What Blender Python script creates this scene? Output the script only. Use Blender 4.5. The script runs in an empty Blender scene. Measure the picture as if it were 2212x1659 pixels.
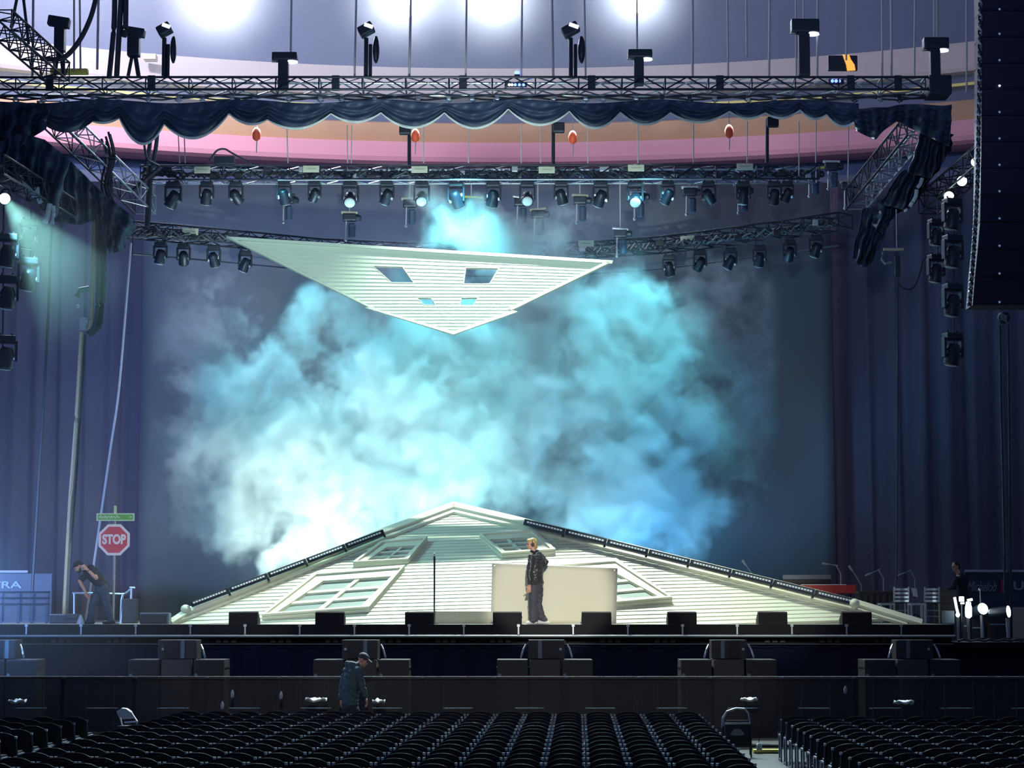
SMOKE_DENSITY = 1.7
SMOKE_LIGHT = 0.3
WORLD = 0.22
VBOUNCE = 1
import bpy, bmesh, math, random
from mathutils import Vector, Matrix, Euler, noise as mnoise
random.seed(7)
SC = bpy.context.scene
COL = SC.collection
PI = math.pi
# ------------------------------------------------------------------ camera
CX, CY, F, CAMZ, HORIZON = 1106.0, 829.5, 4600.0, 2.5, 1312.0
TH = math.atan((HORIZON - CY) / F)
cam = bpy.data.cameras.new('camera')
camo = bpy.data.objects.new('camera', cam)
COL.objects.link(camo)
camo.location = (0, 0, CAMZ)
camo.rotation_euler = (PI / 2 + TH, 0, 0)
cam.sensor_width = 36.0
cam.lens = F / 2212.0 * 36.0
cam.clip_end = 400
SC.camera = camo
FW = Vector((0, math.cos(TH), math.sin(TH)))
UP = Vector((0, -math.sin(TH), math.cos(TH)))
RT = Vector((1, 0, 0))
def ray(px, py):
    return (px - CX) * RT + (CY - py) * UP + F * FW
def at(px, py, Y):
    d = ray(px, py)
    return Vector((0, 0, CAMZ)) + d * (Y / d.y)
def on_plane(px, py, p0, n):
    d = ray(px, py); o = Vector((0, 0, CAMZ))
    return o + d * ((p0 - o).dot(n) / d.dot(n))
def at_z(px, py, z):
    d = ray(px, py)
    return Vector((0, 0, CAMZ)) + d * ((z - CAMZ) / d.z)
# ------------------------------------------------------------------ materials
def srgb(r, g, b):
    f = lambda c: (c / 255 / 12.92) if c <= 10 else ((c / 255 + 0.055) / 1.055) ** 2.4
    return (f(r), f(g), f(b))
def mat(name, col, rough=0.6, metal=0.0, emit=None, estr=0.0, vary=0.12, scale=6.0, spec=0.5, alpha=1.0, bump=0.0):
    m = bpy.data.materials.new(name); m.use_nodes = True
    nt = m.node_tree; b = nt.nodes['Principled BSDF']
    b.inputs['Roughness'].default_value = rough
    b.inputs['Metallic'].default_value = metal
    b.inputs['Specular IOR Level'].default_value = spec
    tc = nt.nodes.new('ShaderNodeTexCoord')
    nz = nt.nodes.new('ShaderNodeTexNoise'); nz.inputs['Scale'].default_value = scale; nz.inputs['Detail'].default_value = 4
    nt.links.new(tc.outputs['Object'], nz.inputs['Vector'])
    mx = nt.nodes.new('ShaderNodeMix'); mx.data_type = 'RGBA'
    c = Vector(col)
    mx.inputs[6].default_value = (*(c * (1 - vary)), 1); mx.inputs[7].default_value = (*(c * (1 + vary)), 1)
    nt.links.new(nz.outputs['Fac'], mx.inputs[0])
    nt.links.new(mx.outputs[2], b.inputs['Base Color'])
    if bump:
        bp = nt.nodes.new('ShaderNodeBump'); bp.inputs['Strength'].default_value = bump
        nt.links.new(nz.outputs['Fac'], bp.inputs['Height']); nt.links.new(bp.outputs['Normal'], b.inputs['Normal'])
    if emit:
        b.inputs['Emission Color'].default_value = (*emit, 1); b.inputs['Emission Strength'].default_value = estr
    if alpha < 1: b.inputs['Alpha'].default_value = alpha
    return m
M = {}
M['concrete'] = mat('concrete', (0.030, 0.033, 0.026), 0.75, scale=1.5, vary=0.3)
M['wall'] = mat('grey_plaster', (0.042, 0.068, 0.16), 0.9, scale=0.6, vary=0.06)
M['tan'] = mat('tan_fascia', (0.50, 0.27, 0.14), 0.85, scale=0.8, vary=0.06)
M['pink'] = mat('pink_fascia', (0.80, 0.36, 0.44), 0.85, scale=0.8, vary=0.06)
M['beige'] = mat('beige_fascia', (0.42, 0.36, 0.36), 0.85, scale=0.8, vary=0.05)
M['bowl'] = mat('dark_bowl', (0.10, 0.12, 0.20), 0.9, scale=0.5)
M['backdrop'] = mat('grey_backdrop_cloth', (0.16, 0.17, 0.20), 0.95, scale=0.35, vary=0.10, spec=0.1)
M['curtain'] = mat('charcoal_curtain', (0.15, 0.13, 0.19), 0.95, scale=0.5, vary=0.15, spec=0.1)
M['black'] = mat('black_paint', (0.012, 0.013, 0.022), 0.5)
M['blackgloss'] = mat('black_plastic', (0.010, 0.010, 0.020), 0.28)
M['chairblack'] = mat('black_vinyl', (0.006, 0.006, 0.014), 0.30, scale=20)
M['chairgrey'] = mat('grey_steel_tube', (0.16, 0.20, 0.25), 0.5, metal=0.0)
M['cloth'] = mat('black_drape_cloth', (0.042, 0.065, 0.125), 0.55, scale=3, vary=0.35)
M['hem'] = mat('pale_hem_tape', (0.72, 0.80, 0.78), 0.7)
M['alu'] = mat('aluminium', (0.55, 0.60, 0.66), 0.32, metal=0.9)
M['trussdark'] = mat('black_truss_paint', (0.025, 0.032, 0.055), 0.4, metal=0.3)
M['steel'] = mat('galvanised_steel', (0.42, 0.45, 0.50), 0.4, metal=0.6)
M['wire'] = mat('grey_wire_rope', (0.50, 0.48, 0.52), 0.5)
M['cable'] = mat('black_rubber_cable', (0.03, 0.035, 0.055), 0.5)
M['rope'] = mat('hemp_rope', (0.42, 0.33, 0.20), 0.9, scale=40, vary=0.3)
M['siding'] = mat('cream_siding', (0.72, 0.76, 0.64), 0.55, scale=1.2, vary=0.04)
M['hangsiding'] = mat('white_siding', (0.55, 0.68, 0.59), 0.7, spec=0.2, scale=1.2, vary=0.03)
M['trim'] = mat('cream_trim', (0.78, 0.78, 0.64), 0.5, scale=3, vary=0.05)
M['winglass'] = mat('grey_window_glass', (0.30, 0.36, 0.36), 0.25, scale=2, vary=0.12)
M['board'] = mat('cream_board', (0.76, 0.73, 0.56), 0.6, scale=1.0, vary=0.04)
M['whiteplastic'] = mat('white_plastic', (0.75, 0.78, 0.78), 0.4)
M['placard'] = mat('cream_placard', (0.66, 0.68, 0.52), 0.6, vary=0.04)
M['ink'] = mat('grey_ink', (0.32, 0.34, 0.30), 0.7)
M['speaker'] = mat('charcoal_cabinet', (0.032, 0.030, 0.036), 0.6)
M['speakerbrown'] = mat('brown_black_grille', (0.075, 0.066, 0.068), 0.8, scale=60, vary=0.25)
M['pa'] = mat('navy_line_array_paint', (0.022, 0.022, 0.065), 0.6)
M['red'] = mat('stop_red', (0.62, 0.02, 0.05), 0.4, vary=0.06)
M['white'] = mat('sign_white', (0.80, 0.74, 0.74), 0.45, vary=0.04)
M['green'] = mat('street_sign_green', (0.10, 0.42, 0.05), 0.4, vary=0.1)
M['palegreen'] = mat('pale_green_paint', (0.55, 0.75, 0.50), 0.5)
M['skin'] = mat('skin', (0.60, 0.33, 0.23), 0.55, scale=12, vary=0.08)
M['blond'] = mat('blond_hair', (0.50, 0.36, 0.14), 0.45, scale=60, vary=0.35)
M['darkhair'] = mat('dark_hair', (0.02, 0.016, 0.014), 0.5)
M['jacket'] = mat('black_leather_jacket', (0.040, 0.040, 0.046), 0.38, scale=9, vary=0.5, bump=0.5)
M['trousers'] = mat('charcoal_trousers', (0.060, 0.062, 0.085), 0.7, scale=9, vary=0.35, bump=0.3)
M['tee'] = mat('black_tee', (0.016, 0.018, 0.032), 0.8)
M['jeans'] = mat('navy_jeans', (0.045, 0.060, 0.10), 0.8, vary=0.25)
M['hoodie'] = mat('dark_teal_hoodie', (0.050, 0.085, 0.105), 0.7, scale=8, vary=0.4)
M['cap'] = mat('dark_cap', (0.045, 0.045, 0.065), 0.7)
M['shoe'] = mat('white_shoe', (0.65, 0.65, 0.68), 0.5)
M['darkshoe'] = mat('dark_shoe', (0.02, 0.02, 0.02), 0.4)
M['orange'] = mat('orange_red_bag', (0.75, 0.10, 0.04), 0.6)
M['yellow'] = mat('yellow_strap', (0.75, 0.66, 0.12), 0.5, vary=0.1)
M['organ'] = mat('red_keyboard', (0.42, 0.03, 0.03), 0.4)
M['case'] = mat('beige_case', (0.50, 0.44, 0.34), 0.6)
M['lens'] = mat('pale_lens', (0.55, 0.64, 0.66), 0.15)
M['lensdark'] = mat('dark_blue_lens', (0.05, 0.10, 0.20), 0.1, spec=0.8)
M['glowteal'] = mat('lit_lens', (0.9, 1, 0.98), 0.3, emit=(0.85, 1.0, 0.97), estr=7)
M['glowwhite'] = mat('lit_lamp', (1, 1, 0.95), 0.3, emit=(1.0, 1.0, 0.86), estr=22)
M['ledsheen'] = mat('led_and_lens_sheen', (0.9, 0.9, 0.95), 0.3, emit=(0.8, 0.85, 1.0), estr=1.4)  # real LEDs, plus truss-top lenses whose caught light is put in as glow
M['ledchip'] = mat('led_chip', (0.6, 0.66, 0.72), 0.3, emit=(0.8, 0.88, 1.0), estr=0.16)
M['battenlens'] = mat('batten_lens', (0.13, 0.16, 0.19), 0.2)
M['monitor'] = mat('black_monitor_paint', (0.020, 0.018, 0.022), 0.8, spec=0.2)
M['ledblue'] = mat('led_blue', (0.2, 0.3, 0.9), 0.3, emit=(0.12, 0.2, 1.0), estr=4)
M['leddim'] = mat('led_dim', (0.2, 0.3, 0.5), 0.3, emit=(0.16, 0.24, 0.45), estr=0.6)
M['screen'] = mat('orange_screen', (0.8, 0.3, 0.05), 0.3, emit=(1.0, 0.30, 0.05), estr=1.6, scale=14, vary=0.9)
M['ribbon'] = mat('dark_ribbon_board', (0.035, 0.05, 0.10), 0.5)
M['railpink'] = mat('pale_lavender_rail', (0.55, 0.52, 0.62), 0.5)
M['lettergrey'] = mat('grey_lettering', (0.36, 0.40, 0.47), 0.5)
M['redbar'] = mat('crimson_bar', (0.45, 0.03, 0.10), 0.5)
M['plywood'] = mat('dark_stage_face', (0.012, 0.011, 0.016), 0.7, spec=0.2)
M['stagetop'] = mat('grey_stage_floor', (0.30, 0.30, 0.27), 0.55)
M['skirt'] = mat('navy_stage_skirt', (0.010, 0.014, 0.038), 0.95, spec=0.1)
def perforated(name, col, hole):
    m = bpy.data.materials.new(name); m.use_nodes = True
    nt = m.node_tree; b = nt.nodes['Principled BSDF']
    b.inputs['Base Color'].default_value = (*col, 1); b.inputs['Roughness'].default_value = 0.6
    nz = nt.nodes.new('ShaderNodeTexNoise'); nz.inputs['Scale'].default_value = 1.5
    tc = nt.nodes.new('ShaderNodeTexCoord'); nt.links.new(tc.outputs['Object'], nz.inputs['Vector'])
    mr = nt.nodes.new('ShaderNodeMapRange'); mr.inputs[3].default_value = 1 - hole - 0.03; mr.inputs[4].default_value = 1 - hole + 0.03
    nt.links.new(nz.outputs['Fac'], mr.inputs[0]); nt.links.new(mr.outputs[0], b.inputs['Alpha'])
    return m
M['mesh'] = perforated('perforated_dark_panel', (0.036, 0.035, 0.042), 0.40)
# ------------------------------------------------------------------ mesh builder
class MB:
    def __init__(s): s.v = []; s.f = []
    def add(s, vs, fs):
        n = len(s.v); s.v += [Vector(v) for v in vs]; s.f += [tuple(i + n for i in f) for f in fs]; return s
    def box(s, c, d, rot=None):
        hx, hy, hz = d[0] / 2, d[1] / 2, d[2] / 2
        vs = [Vector((x, y, z)) for x in (-hx, hx) for y in (-hy, hy) for z in (-hz, hz)]
        if rot is not None:
            R = rot if isinstance(rot, Matrix) else Euler(rot).to_matrix()
            vs = [R @ v for v in vs]
        c = Vector(c)
        return s.add([v + c for v in vs], [(0, 1, 3, 2), (4, 6, 7, 5), (0, 4, 5, 1), (2, 3, 7, 6), (0, 2, 6, 4), (1, 5, 7, 3)])
    def cbox(s, c, d, b=0.02, rot=None):   # chamfered box
        hx, hy, hz = [k / 2 for k in d]
        b = min(b, hx * .9, hy * .9, hz * .9)
        bm = bmesh.new(); bmesh.ops.create_cube(bm, size=1)
        for v in bm.verts: v.co = Vector((v.co.x * d[0], v.co.y * d[1], v.co.z * d[2]))
        bmesh.ops.bevel(bm, geom=list(bm.edges), offset=b, segments=2, affect='EDGES', profile=0.7)
        R = None
        if rot is not None: R = rot if isinstance(rot, Matrix) else Euler(rot).to_matrix()
        c = Vector(c); bm.verts.index_update()
        vs = [(R @ v.co if R else v.co.copy()) + c for v in bm.verts]
        fs = [tuple(v.index for v in f.verts) for f in bm.faces]
        bm.free()
        return s.add(vs, fs)
    def tube(s, pts, r, n=6, cap=True):
        pts = [Vector(p) for p in pts]
        rs = r if isinstance(r, (list, tuple)) else [r] * len(pts)
        rings = []
        for i, p in enumerate(pts):
            a = pts[max(i - 1, 0)]; b = pts[min(i + 1, len(pts) - 1)]
            t = (b - a)
            if t.length < 1e-9: t = Vector((0, 0, 1))
            t.normalize()
            u = t.cross(Vector((0, 0, 1)))
            if u.length < 0.05: u = t.cross(Vector((0, 1, 0)))
            u.normalize(); w = t.cross(u)
            rings.append([p + (u * math.cos(2 * PI * k / n) + w * math.sin(2 * PI * k / n)) * rs[i] for k in range(n)])
        vs = [v for R in rings for v in R]; fs = []
        for i in range(len(pts) - 1):
            for k in range(n):
                fs.append((i * n + k, i * n + (k + 1) % n, (i + 1) * n + (k + 1) % n, (i + 1) * n + k))
        if cap:
            fs.append(tuple(range(n - 1, -1, -1))); fs.append(tuple((len(pts) - 1) * n + k for k in range(n)))
        return s.add(vs, fs)
    def lathe(s, c, prof, n=16, axis='z', rot=None):
        vs = []; fs = []
        for (r, h) in prof:
            for k in range(n):
                a = 2 * PI * k / n
                vs.append(Vector((r * math.cos(a), r * math.sin(a), h)))
        if axis == 'y': vs = [Vector((v.x, v.z, v.y)) for v in vs]
        if axis == 'x': vs = [Vector((v.z, v.x, v.y)) for v in vs]
        if rot is not None:
            R = rot if isinstance(rot, Matrix) else Euler(rot).to_matrix(); vs = [R @ v for v in vs]
        c = Vector(c); m = len(prof)
        for i in range(m - 1):
            for k in range(n): fs.append((i * n + k, i * n + (k + 1) % n, (i + 1) * n + (k + 1) % n, (i + 1) * n + k))
        fs.append(tuple(range(n - 1, -1, -1))); fs.append(tuple((m - 1) * n + k for k in range(n)))
        return s.add([v + c for v in vs], fs)
    def ball(s, c, r, n=10):
        if not isinstance(r, (tuple, list, Vector)): r = (r, r, r)
        vs = []; fs = []; m = n
        for i in range(m + 1):
            th = PI * i / m
            for k in range(n):
                a = 2 * PI * k / n
                vs.append(Vector(c) + Vector((r[0] * math.sin(th) * math.cos(a), r[1] * math.sin(th) * math.sin(a), r[2] * math.cos(th))))
        for i in range(m):
            for k in range(n): fs.append((i * n + k, i * n + (k + 1) % n, (i + 1) * n + (k + 1) % n, (i + 1) * n + k))
        return s.add(vs, fs)
    def prism(s, poly, off):   # planar polygon extruded by vector off
        poly = [Vector(p) for p in poly]; off = Vector(off); n = len(poly)
        vs = poly + [p + off for p in poly]
        fs = [tuple(range(n)), tuple(range(2 * n - 1, n - 1, -1))] + [(i, i + n, (i + 1) % n + n, (i + 1) % n) for i in range(n)]
        return s.add(vs, fs)
    def grid(s, P, nu, nv, thick=None):
        base = [Vector(P(i / nu, j / nv)) for j in range(nv + 1) for i in range(nu + 1)]
        W = nu + 1
        fs = [(j * W + i, j * W + i + 1, (j + 1) * W + i + 1, (j + 1) * W + i) for j in range(nv) for i in range(nu)]
        if thick is None: return s.add(base, fs)
        t = Vector(thick); n = len(base)
        back = [v + t for v in base]
        fb = [tuple(k + n for k in reversed(f)) for f in fs]
        rim = [j * W for j in range(nv)] 
        edge = []
        for i in range(nu): edge += [(i, i + 1), (nv * W + i + 1, nv * W + i)]
        for j in range(nv): edge += [((j + 1) * W, j * W), (j * W + nu, (j + 1) * W + nu)]
        fe = [(a, a + n, b + n, b) for a, b in edge]
        return s.add(base + back, fs + fb + fe)
    def mesh(s, name, m, off=Vector((0, 0, 0)), smooth=False):
        me = bpy.data.meshes.new(name)
        me.from_pydata([tuple(v - off) for v in s.v], [], s.f); me.materials.append(m)
        bm = bmesh.new(); bm.from_mesh(me)
        bmesh.ops.recalc_face_normals(bm, faces=list(bm.faces)); bm.to_mesh(me); bm.free()
        if smooth:
            me.polygons.foreach_set('use_smooth', [True] * len(me.polygons))
        me.update()
        return me
    def build(s, name, m, parent=None, smooth=False):
        off = Vector((0, 0, 0)); p = parent
        while p is not None: off += p.location; p = p.parent
        o = bpy.data.objects.new(name, s.mesh(name, m, off, smooth)); COL.objects.link(o)
        if parent is not None: o.parent = parent
        return o
def pivot(o, loc):
    """move a child object's own origin to world point loc, keeping its mesh in place (no rotations yet)"""
    off = Vector((0, 0, 0)); p = o.parent
    while p is not None: off += p.location; p = p.parent
    d = Vector(loc) - off - o.location
    for v in o.data.vertices: v.co -= d
    o.location += d
    return o
def tag(o, label=None, cat=None, group=None, kind=None):
    if label: o['label'] = label
    if cat: o['category'] = cat
    if group: o['group'] = group
    if kind: o['kind'] = kind
    return o
def thing(name, loc, label, cat, group=None, kind=None):
    o = bpy.data.objects.new(name, None); COL.objects.link(o); o.location = loc; o.empty_display_size = 0.1
    return tag(o, label, cat, group, kind)
def copy_tree(o, parent=None):
    c = o.copy(); COL.objects.link(c)
    if parent is not None: c.parent = parent
    for ch in list(o.children): copy_tree(ch, c)
    return c
def text_mb(txt, size, extrude=0.004, shear=0.0, bold=0.0):
    cu = bpy.data.curves.new('lettering', 'FONT'); cu.body = txt; cu.size = size; cu.extrude = extrude
    cu.align_x = 'CENTER'; cu.align_y = 'CENTER'; cu.shear = shear; cu.offset = bold
    o = bpy.data.objects.new('lettering_tmp', cu); COL.objects.link(o)
    dg = bpy.context.evaluated_depsgraph_get()
    me = bpy.data.meshes.new_from_object(o.evaluated_get(dg))
    mb = MB(); mb.v = [v.co.copy() for v in me.vertices]; mb.f = [tuple(p.vertices) for p in me.polygons]
    bpy.data.objects.remove(o); bpy.data.meshes.remove(me); bpy.data.curves.remove(cu)
    return mb
def stand_text(mb, c, sx=1.0, sz=1.0):   # text facing the audience (-Y) at centre c
    mb.v = [Vector((v.x * sx, -v.z, v.y * sz)) + Vector(c) for v in mb.v]
    return mb
ORD = ['zeroth', 'first', 'second', 'third', 'fourth', 'fifth', 'sixth', 'seventh', 'eighth', 'ninth', 'tenth', 'eleventh', 'twelfth', 'thirteenth', 'fourteenth', 'fifteenth', 'sixteenth', 'seventeenth', 'eighteenth', 'nineteenth', 'twentieth', 'twenty-first', 'twenty-second', 'twenty-third', 'twenty-fourth', 'twenty-fifth', 'twenty-sixth', 'twenty-seventh', 'twenty-eighth', 'twenty-ninth', 'thirtieth']
def clip(poly, a, b, c):      # keep a*x+b*y+c >= 0 (2D)
    out = []
    for i in range(len(poly)):
        p, q = poly[i], poly[(i + 1) % len(poly)]
        dp = a * p[0] + b * p[1] + c; dq = a * q[0] + b * q[1] + c
        if dp >= 0: out.append(p)
        if (dp > 0 > dq) or (dp < 0 < dq):
            t = dp / (dp - dq); out.append((p[0] + t * (q[0] - p[0]), p[1] + t * (q[1] - p[1])))
    return out
def edge_line(p, q):          # line with inside on the right-hand of p->q in image coords (clockwise quads on screen)
    a = -(q[1] - p[1]); b = (q[0] - p[0]); c = -(a * p[0] + b * p[1])
    return a, b, c
def subtract(poly, quad):     # convex poly minus convex clockwise (screen) quad -> list of polys
    out = []; cur = poly
    for i in range(len(quad)):
        a, b, c = edge_line(quad[i], quad[(i + 1) % len(quad)])
        o = clip(cur, -a, -b, -c)
        if len(o) >= 3: out.append(o)
        cur = clip(cur, a, b, c)
        if len(cur) < 3: break
    return out
# ================================================================== SETTING
ZS = at(1106, 1349, 44.2).z            # stage floor height
YF = 44.2                              # stage front edge
def px2m(n, Y): return n * Y / F
# ---- hall floor
fl = MB(); fl.box((0, 45, -0.05), (60, 110, 0.1)); tag(fl.build('floor', M['concrete']), kind='structure')
# ---- curved arena bowl behind the stage
XC, RB = -0.45, 40.0
def bowl_band(name, m, prof, x0=-26, x1=27, n=60):
    """prof: list of (py at the centre line, inward offset in metres)"""
    mb = MB(); vs = []; fs = []
    for i in range(n + 1):
        a = math.radians(-44 + 88 * i / n)
        for (py, off) in prof:
            R = RB - off
            z = at(CX, py, 80.0 - off).z
            vs.append((XC + R * math.sin(a), 40.0 + R * math.cos(a), z))
    k = len(prof)
    for i in range(n):
        for j in range(k - 1): fs.append((i * k + j, (i + 1) * k + j, (i + 1) * k + j + 1, i * k + j + 1))
    mb.add(vs, fs); o = mb.build(name, m); tag(o, kind='structure'); return o
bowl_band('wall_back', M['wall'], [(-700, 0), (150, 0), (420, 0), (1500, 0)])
bowl_band('trim_1', M['beige'], [(148, 0.02), (148, 0.5), (200, 0.55), (208, 0.5), (214, 0.02)])
bowl_band('trim_2', M['tan'], [(266, 0.02), (268, 0.75), (308, 0.78), (310, 0.02)])
bowl_band('trim_3', M['pink'], [(308, 0.02), (308, 0.90), (340, 0.90), (350, 0.84), (358, 0.68), (366, 0.4), (372, 0.02)])
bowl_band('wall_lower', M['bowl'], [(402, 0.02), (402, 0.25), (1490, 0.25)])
bowl_band('trim_4', M['yellow'], [(231, 0.02), (231, 0.35), (237, 0.35), (238, 0.02)])
# ---- stage
xl = at(-120, 1349, YF).x; xr = at(2060, 1349, YF).x
st = thing('stage', ((xl + xr) / 2, YF, 0), None, None, kind='structure')
mb = MB(); mb.box(((xl + xr) / 2, YF + 8, ZS - 0.06), (xr - xl, 16, 0.12)); mb.build('stage_floor', M['stagetop'], st)
mb = MB(); mb.box(((xl + xr) / 2, YF + 0.02, ZS - 0.125), (xr - xl, 0.10, 0.25)); mb.build('front_edge', M['plywood'], st)
zr = at(CX, 1374, YF).z
for i in range(20):                                   # joint brackets on the stage edge
    x = at(-60 + 118 * i, 1360, YF).x
    if x > xr: break
    mb = MB(); mb.box((x, YF - 0.04, ZS - 0.10), (0.03, 0.03, 0.2)); mb.box((x, YF - 0.05, ZS - 0.02), (0.06, 0.04, 0.05)); mb.build('joint_bracket', M['steel'], st)
mb = MB(); mb.tube([(xl, YF - 0.12, zr), (xr, YF - 0.12, zr)], 0.026, 8); mb.build('lower_rail', M['steel'], st)
mb = MB(); mb.box(((xl + xr) / 2, YF + 0.25, zr - 0.02), (xr - xl, 0.05, 0.30)); mb.build('lower_beam', M['plywood'], st)
for i in range(18):
    x = at(10 + 119 * i, 1385, YF).x
    if x > xr - 0.3: break
    mb = MB()
    for k in (-0.16, 0, 0.16): mb.box((x + k, YF + 0.18, zr - 0.10), (0.10, 0.06, 0.07))
    mb.build('cable_clips', M['speakerbrown'], st)
mb = MB(); mb.tube([(xl, YF + 0.05, zr - 0.165), (xr, YF + 0.05, zr - 0.165)], 0.008, 6); mb.build('skirt_rail', M['alu'], st)
mb = MB(); mb.grid(lambda u, v: (xl + (xr - xl + 4) * u, YF + 0.35 + 0.03 * math.sin(u * 260), v * (zr - 0.16)), 300, 1); mb.build('stage_skirt', M['skirt'], st)
# side platform on the right, lower than the stage
zp = at(2150, 1386, 45).z
mb = MB(); xa = xr + 0.02; mb.box((xa + 2.5, 48.0, zp - 0.06), (5.0, 7.6, 0.12)); o = mb.build('side_platform', M['plywood']); tag(o, kind='structure')
# ---- backdrop cloth and side curtains
YB = 58.0
zb0 = ZS; zb1 = at(CX, 395, YB).z
x0 = at(303, 900, YB).x; x1 = at(1800, 900, YB).x
mb = MB()
mb.grid(lambda u, v: (x0 + (x1 - x0) * u, YB + 0.04 * math.sin(u * 23) * (1 - v * .6), zb0 + (zb1 - zb0) * v), 60, 4, thick=(0, 0.02, 0))
tag(mb.build('backdrop_cloth', M['backdrop'], smooth=True), 'wide grey backdrop cloth hanging behind the smoke and gable', 'backdrop')
def curtain(xa, xb, Y, label, n):
    za, zb_ = 0.3, at(CX, 392, Y).z
    def P(u, v):
        k = u * n
        f = 0.16 * math.sin(k * 2 * PI) + 0.07 * math.sin(k * 4.7 + 1.3) + 0.05 * math.sin(k * 13.1)
        f *= 0.30 + 0.25 * (1 - v)
        return (xa + (xb - xa) * u + 0.05 * math.sin(k * 5 + v * 2), Y + f, za + (zb_ - za) * v)
    mb = MB(); mb.grid(P, int(n * 14), 8, thick=(0, 0.02, 0))
    return tag(mb.build('stage_curtain', M['curtain'], smooth=True), label, 'curtain', 'side stage curtains')
curtain(at(-160, 900, 59).x, at(312, 900, 59).x, 58.8, 'tall pleated charcoal curtain beside the backdrop, behind the stop sign', 9)
curtain(at(1770, 900, 59).x, at(2360, 900, 59).x, 58.8, 'tall pleated charcoal curtain behind the keyboards and band chairs', 10)

# ================================================================== GABLE HOUSE FRONT (leaning back on stage)
P0 = at(980, 1349, 46.0)
TILT = math.atan2(4.0, 2.6)
GN_ = Vector((0, -math.cos(TILT), math.sin(TILT)))       # plane normal, towards the audience and up
def G(px, py): return on_plane(px, py, P0, GN_)
GABLE = [(368, 1350), (405, 1326), (830, 1152), (980, 1096), (1130, 1131), (1850, 1308), (1990, 1351)]
gl = thing('gable_house_front', P0, 'large pale clapboard house gable leaning back on the stage', 'stage set')
def siding(poly, lines, holes, plane, n, lip=0.035):
    """lines: list of (c, t): y = c + t*(x-980) ; strips between consecutive lines"""
    mb = MB()
    for (c0, t0), (c1, t1) in zip(lines[:-1], lines[1:]):
        pl = clip(poly, -t0, 1, -(c0 - t0 * 980)); pl = clip(pl, t1, -1, (c1 - t1 * 980)) if len(pl) > 2 else []
        if len(pl) < 3: continue
        pcs = [pl]
        for h in holes:
            nx = []
            for p in pcs: nx += subtract(p, h)
            pcs = nx
        for p in pcs:
            if len(p) < 3: continue
            q = []
            for (x, y) in p:
                ya = c0 + t0 * (x - 980); yb = c1 + t1 * (x - 980)
                f = (y - ya) / max(yb - ya, 1e-6)
                q.append(plane(x, y) + n * (0.004 + lip * min(max(f, 0), 1)))
            b = [plane(x, y) - n * 0.05 for (x, y) in p]
            k = len(q)
            mb.add(q + b, [tuple(range(k)), tuple(range(2 * k - 1, k - 1, -1))] + [(i, i + k, (i + 1) % k + k, (i + 1) % k) for i in range(k)])
    return mb
lines = []; y = 1096.0
while y < 1375: lines.append((y, -0.030)); y += 5.2 + (y - 1096) * 0.013
siding(GABLE, lines, [], G, GN_, 0.020).build('clapboard_siding', M['siding'], gl)
def offs(p, q, d):    # offset segment p-q downwards on screen by d px
    v = Vector((q[0] - p[0], q[1] - p[1])).normalized(); nrm = Vector((-v.y, v.x))
    if nrm.y < 0: nrm = -nrm
    return [(p[0] + nrm.x * d, p[1] + nrm.y * d), (q[0] + nrm.x * d, q[1] + nrm.y * d)]
def band(pts, w, plane, n, lift, th):
    mb = MB()
    for p, q in zip(pts[:-1], pts[1:]):
        a = offs(p, q, w)
        mb.prism([plane(*p) + n * lift, plane(*q) + n * lift, plane(*a[1]) + n * lift, plane(*a[0]) + n * lift], n * th)
    return mb
band([(368, 1350), (405, 1326), (830, 1152), (980, 1096)], 10, G, GN_, 0.02, 0.14).build('rake_trim', M['trim'], gl)
band([(980, 1096), (1130, 1131), (1850, 1308), (1992, 1351)], 10, G, GN_, 0.02, 0.14).build('rake_trim', M['trim'], gl)
band([(384, 1345), (407, 1335), (832, 1163), (980, 1107)], 5, G, GN_, 0.02, 0.07).build('inner_rake_trim', M['trim'], gl)
band([(980, 1107), (1130, 1142), (1850, 1319), (1960, 1351)], 5, G, GN_, 0.02, 0.07).build('inner_rake_trim', M['trim'], gl)
for (px, py) in ((401, 1316), (1846, 1303)):
    c = at(px, py, 46.2); mb = MB(); mb.ball(c, (0.11, 0.16, 0.10), 12)
    mb.lathe(c + Vector((0, 0, -0.13)), [(0.06, 0), (0.07, 0.05)], 10); mb.build('eave_end_ball', M['trim'], gl, smooth=True)
def lerp2(a, b, t): return (a[0] + (b[0] - a[0]) * t, a[1] + (b[1] - a[1]) * t)
def quadpt(q, u, v): return lerp2(lerp2(q[0], q[1], u), lerp2(q[3], q[2], u), v)
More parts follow.
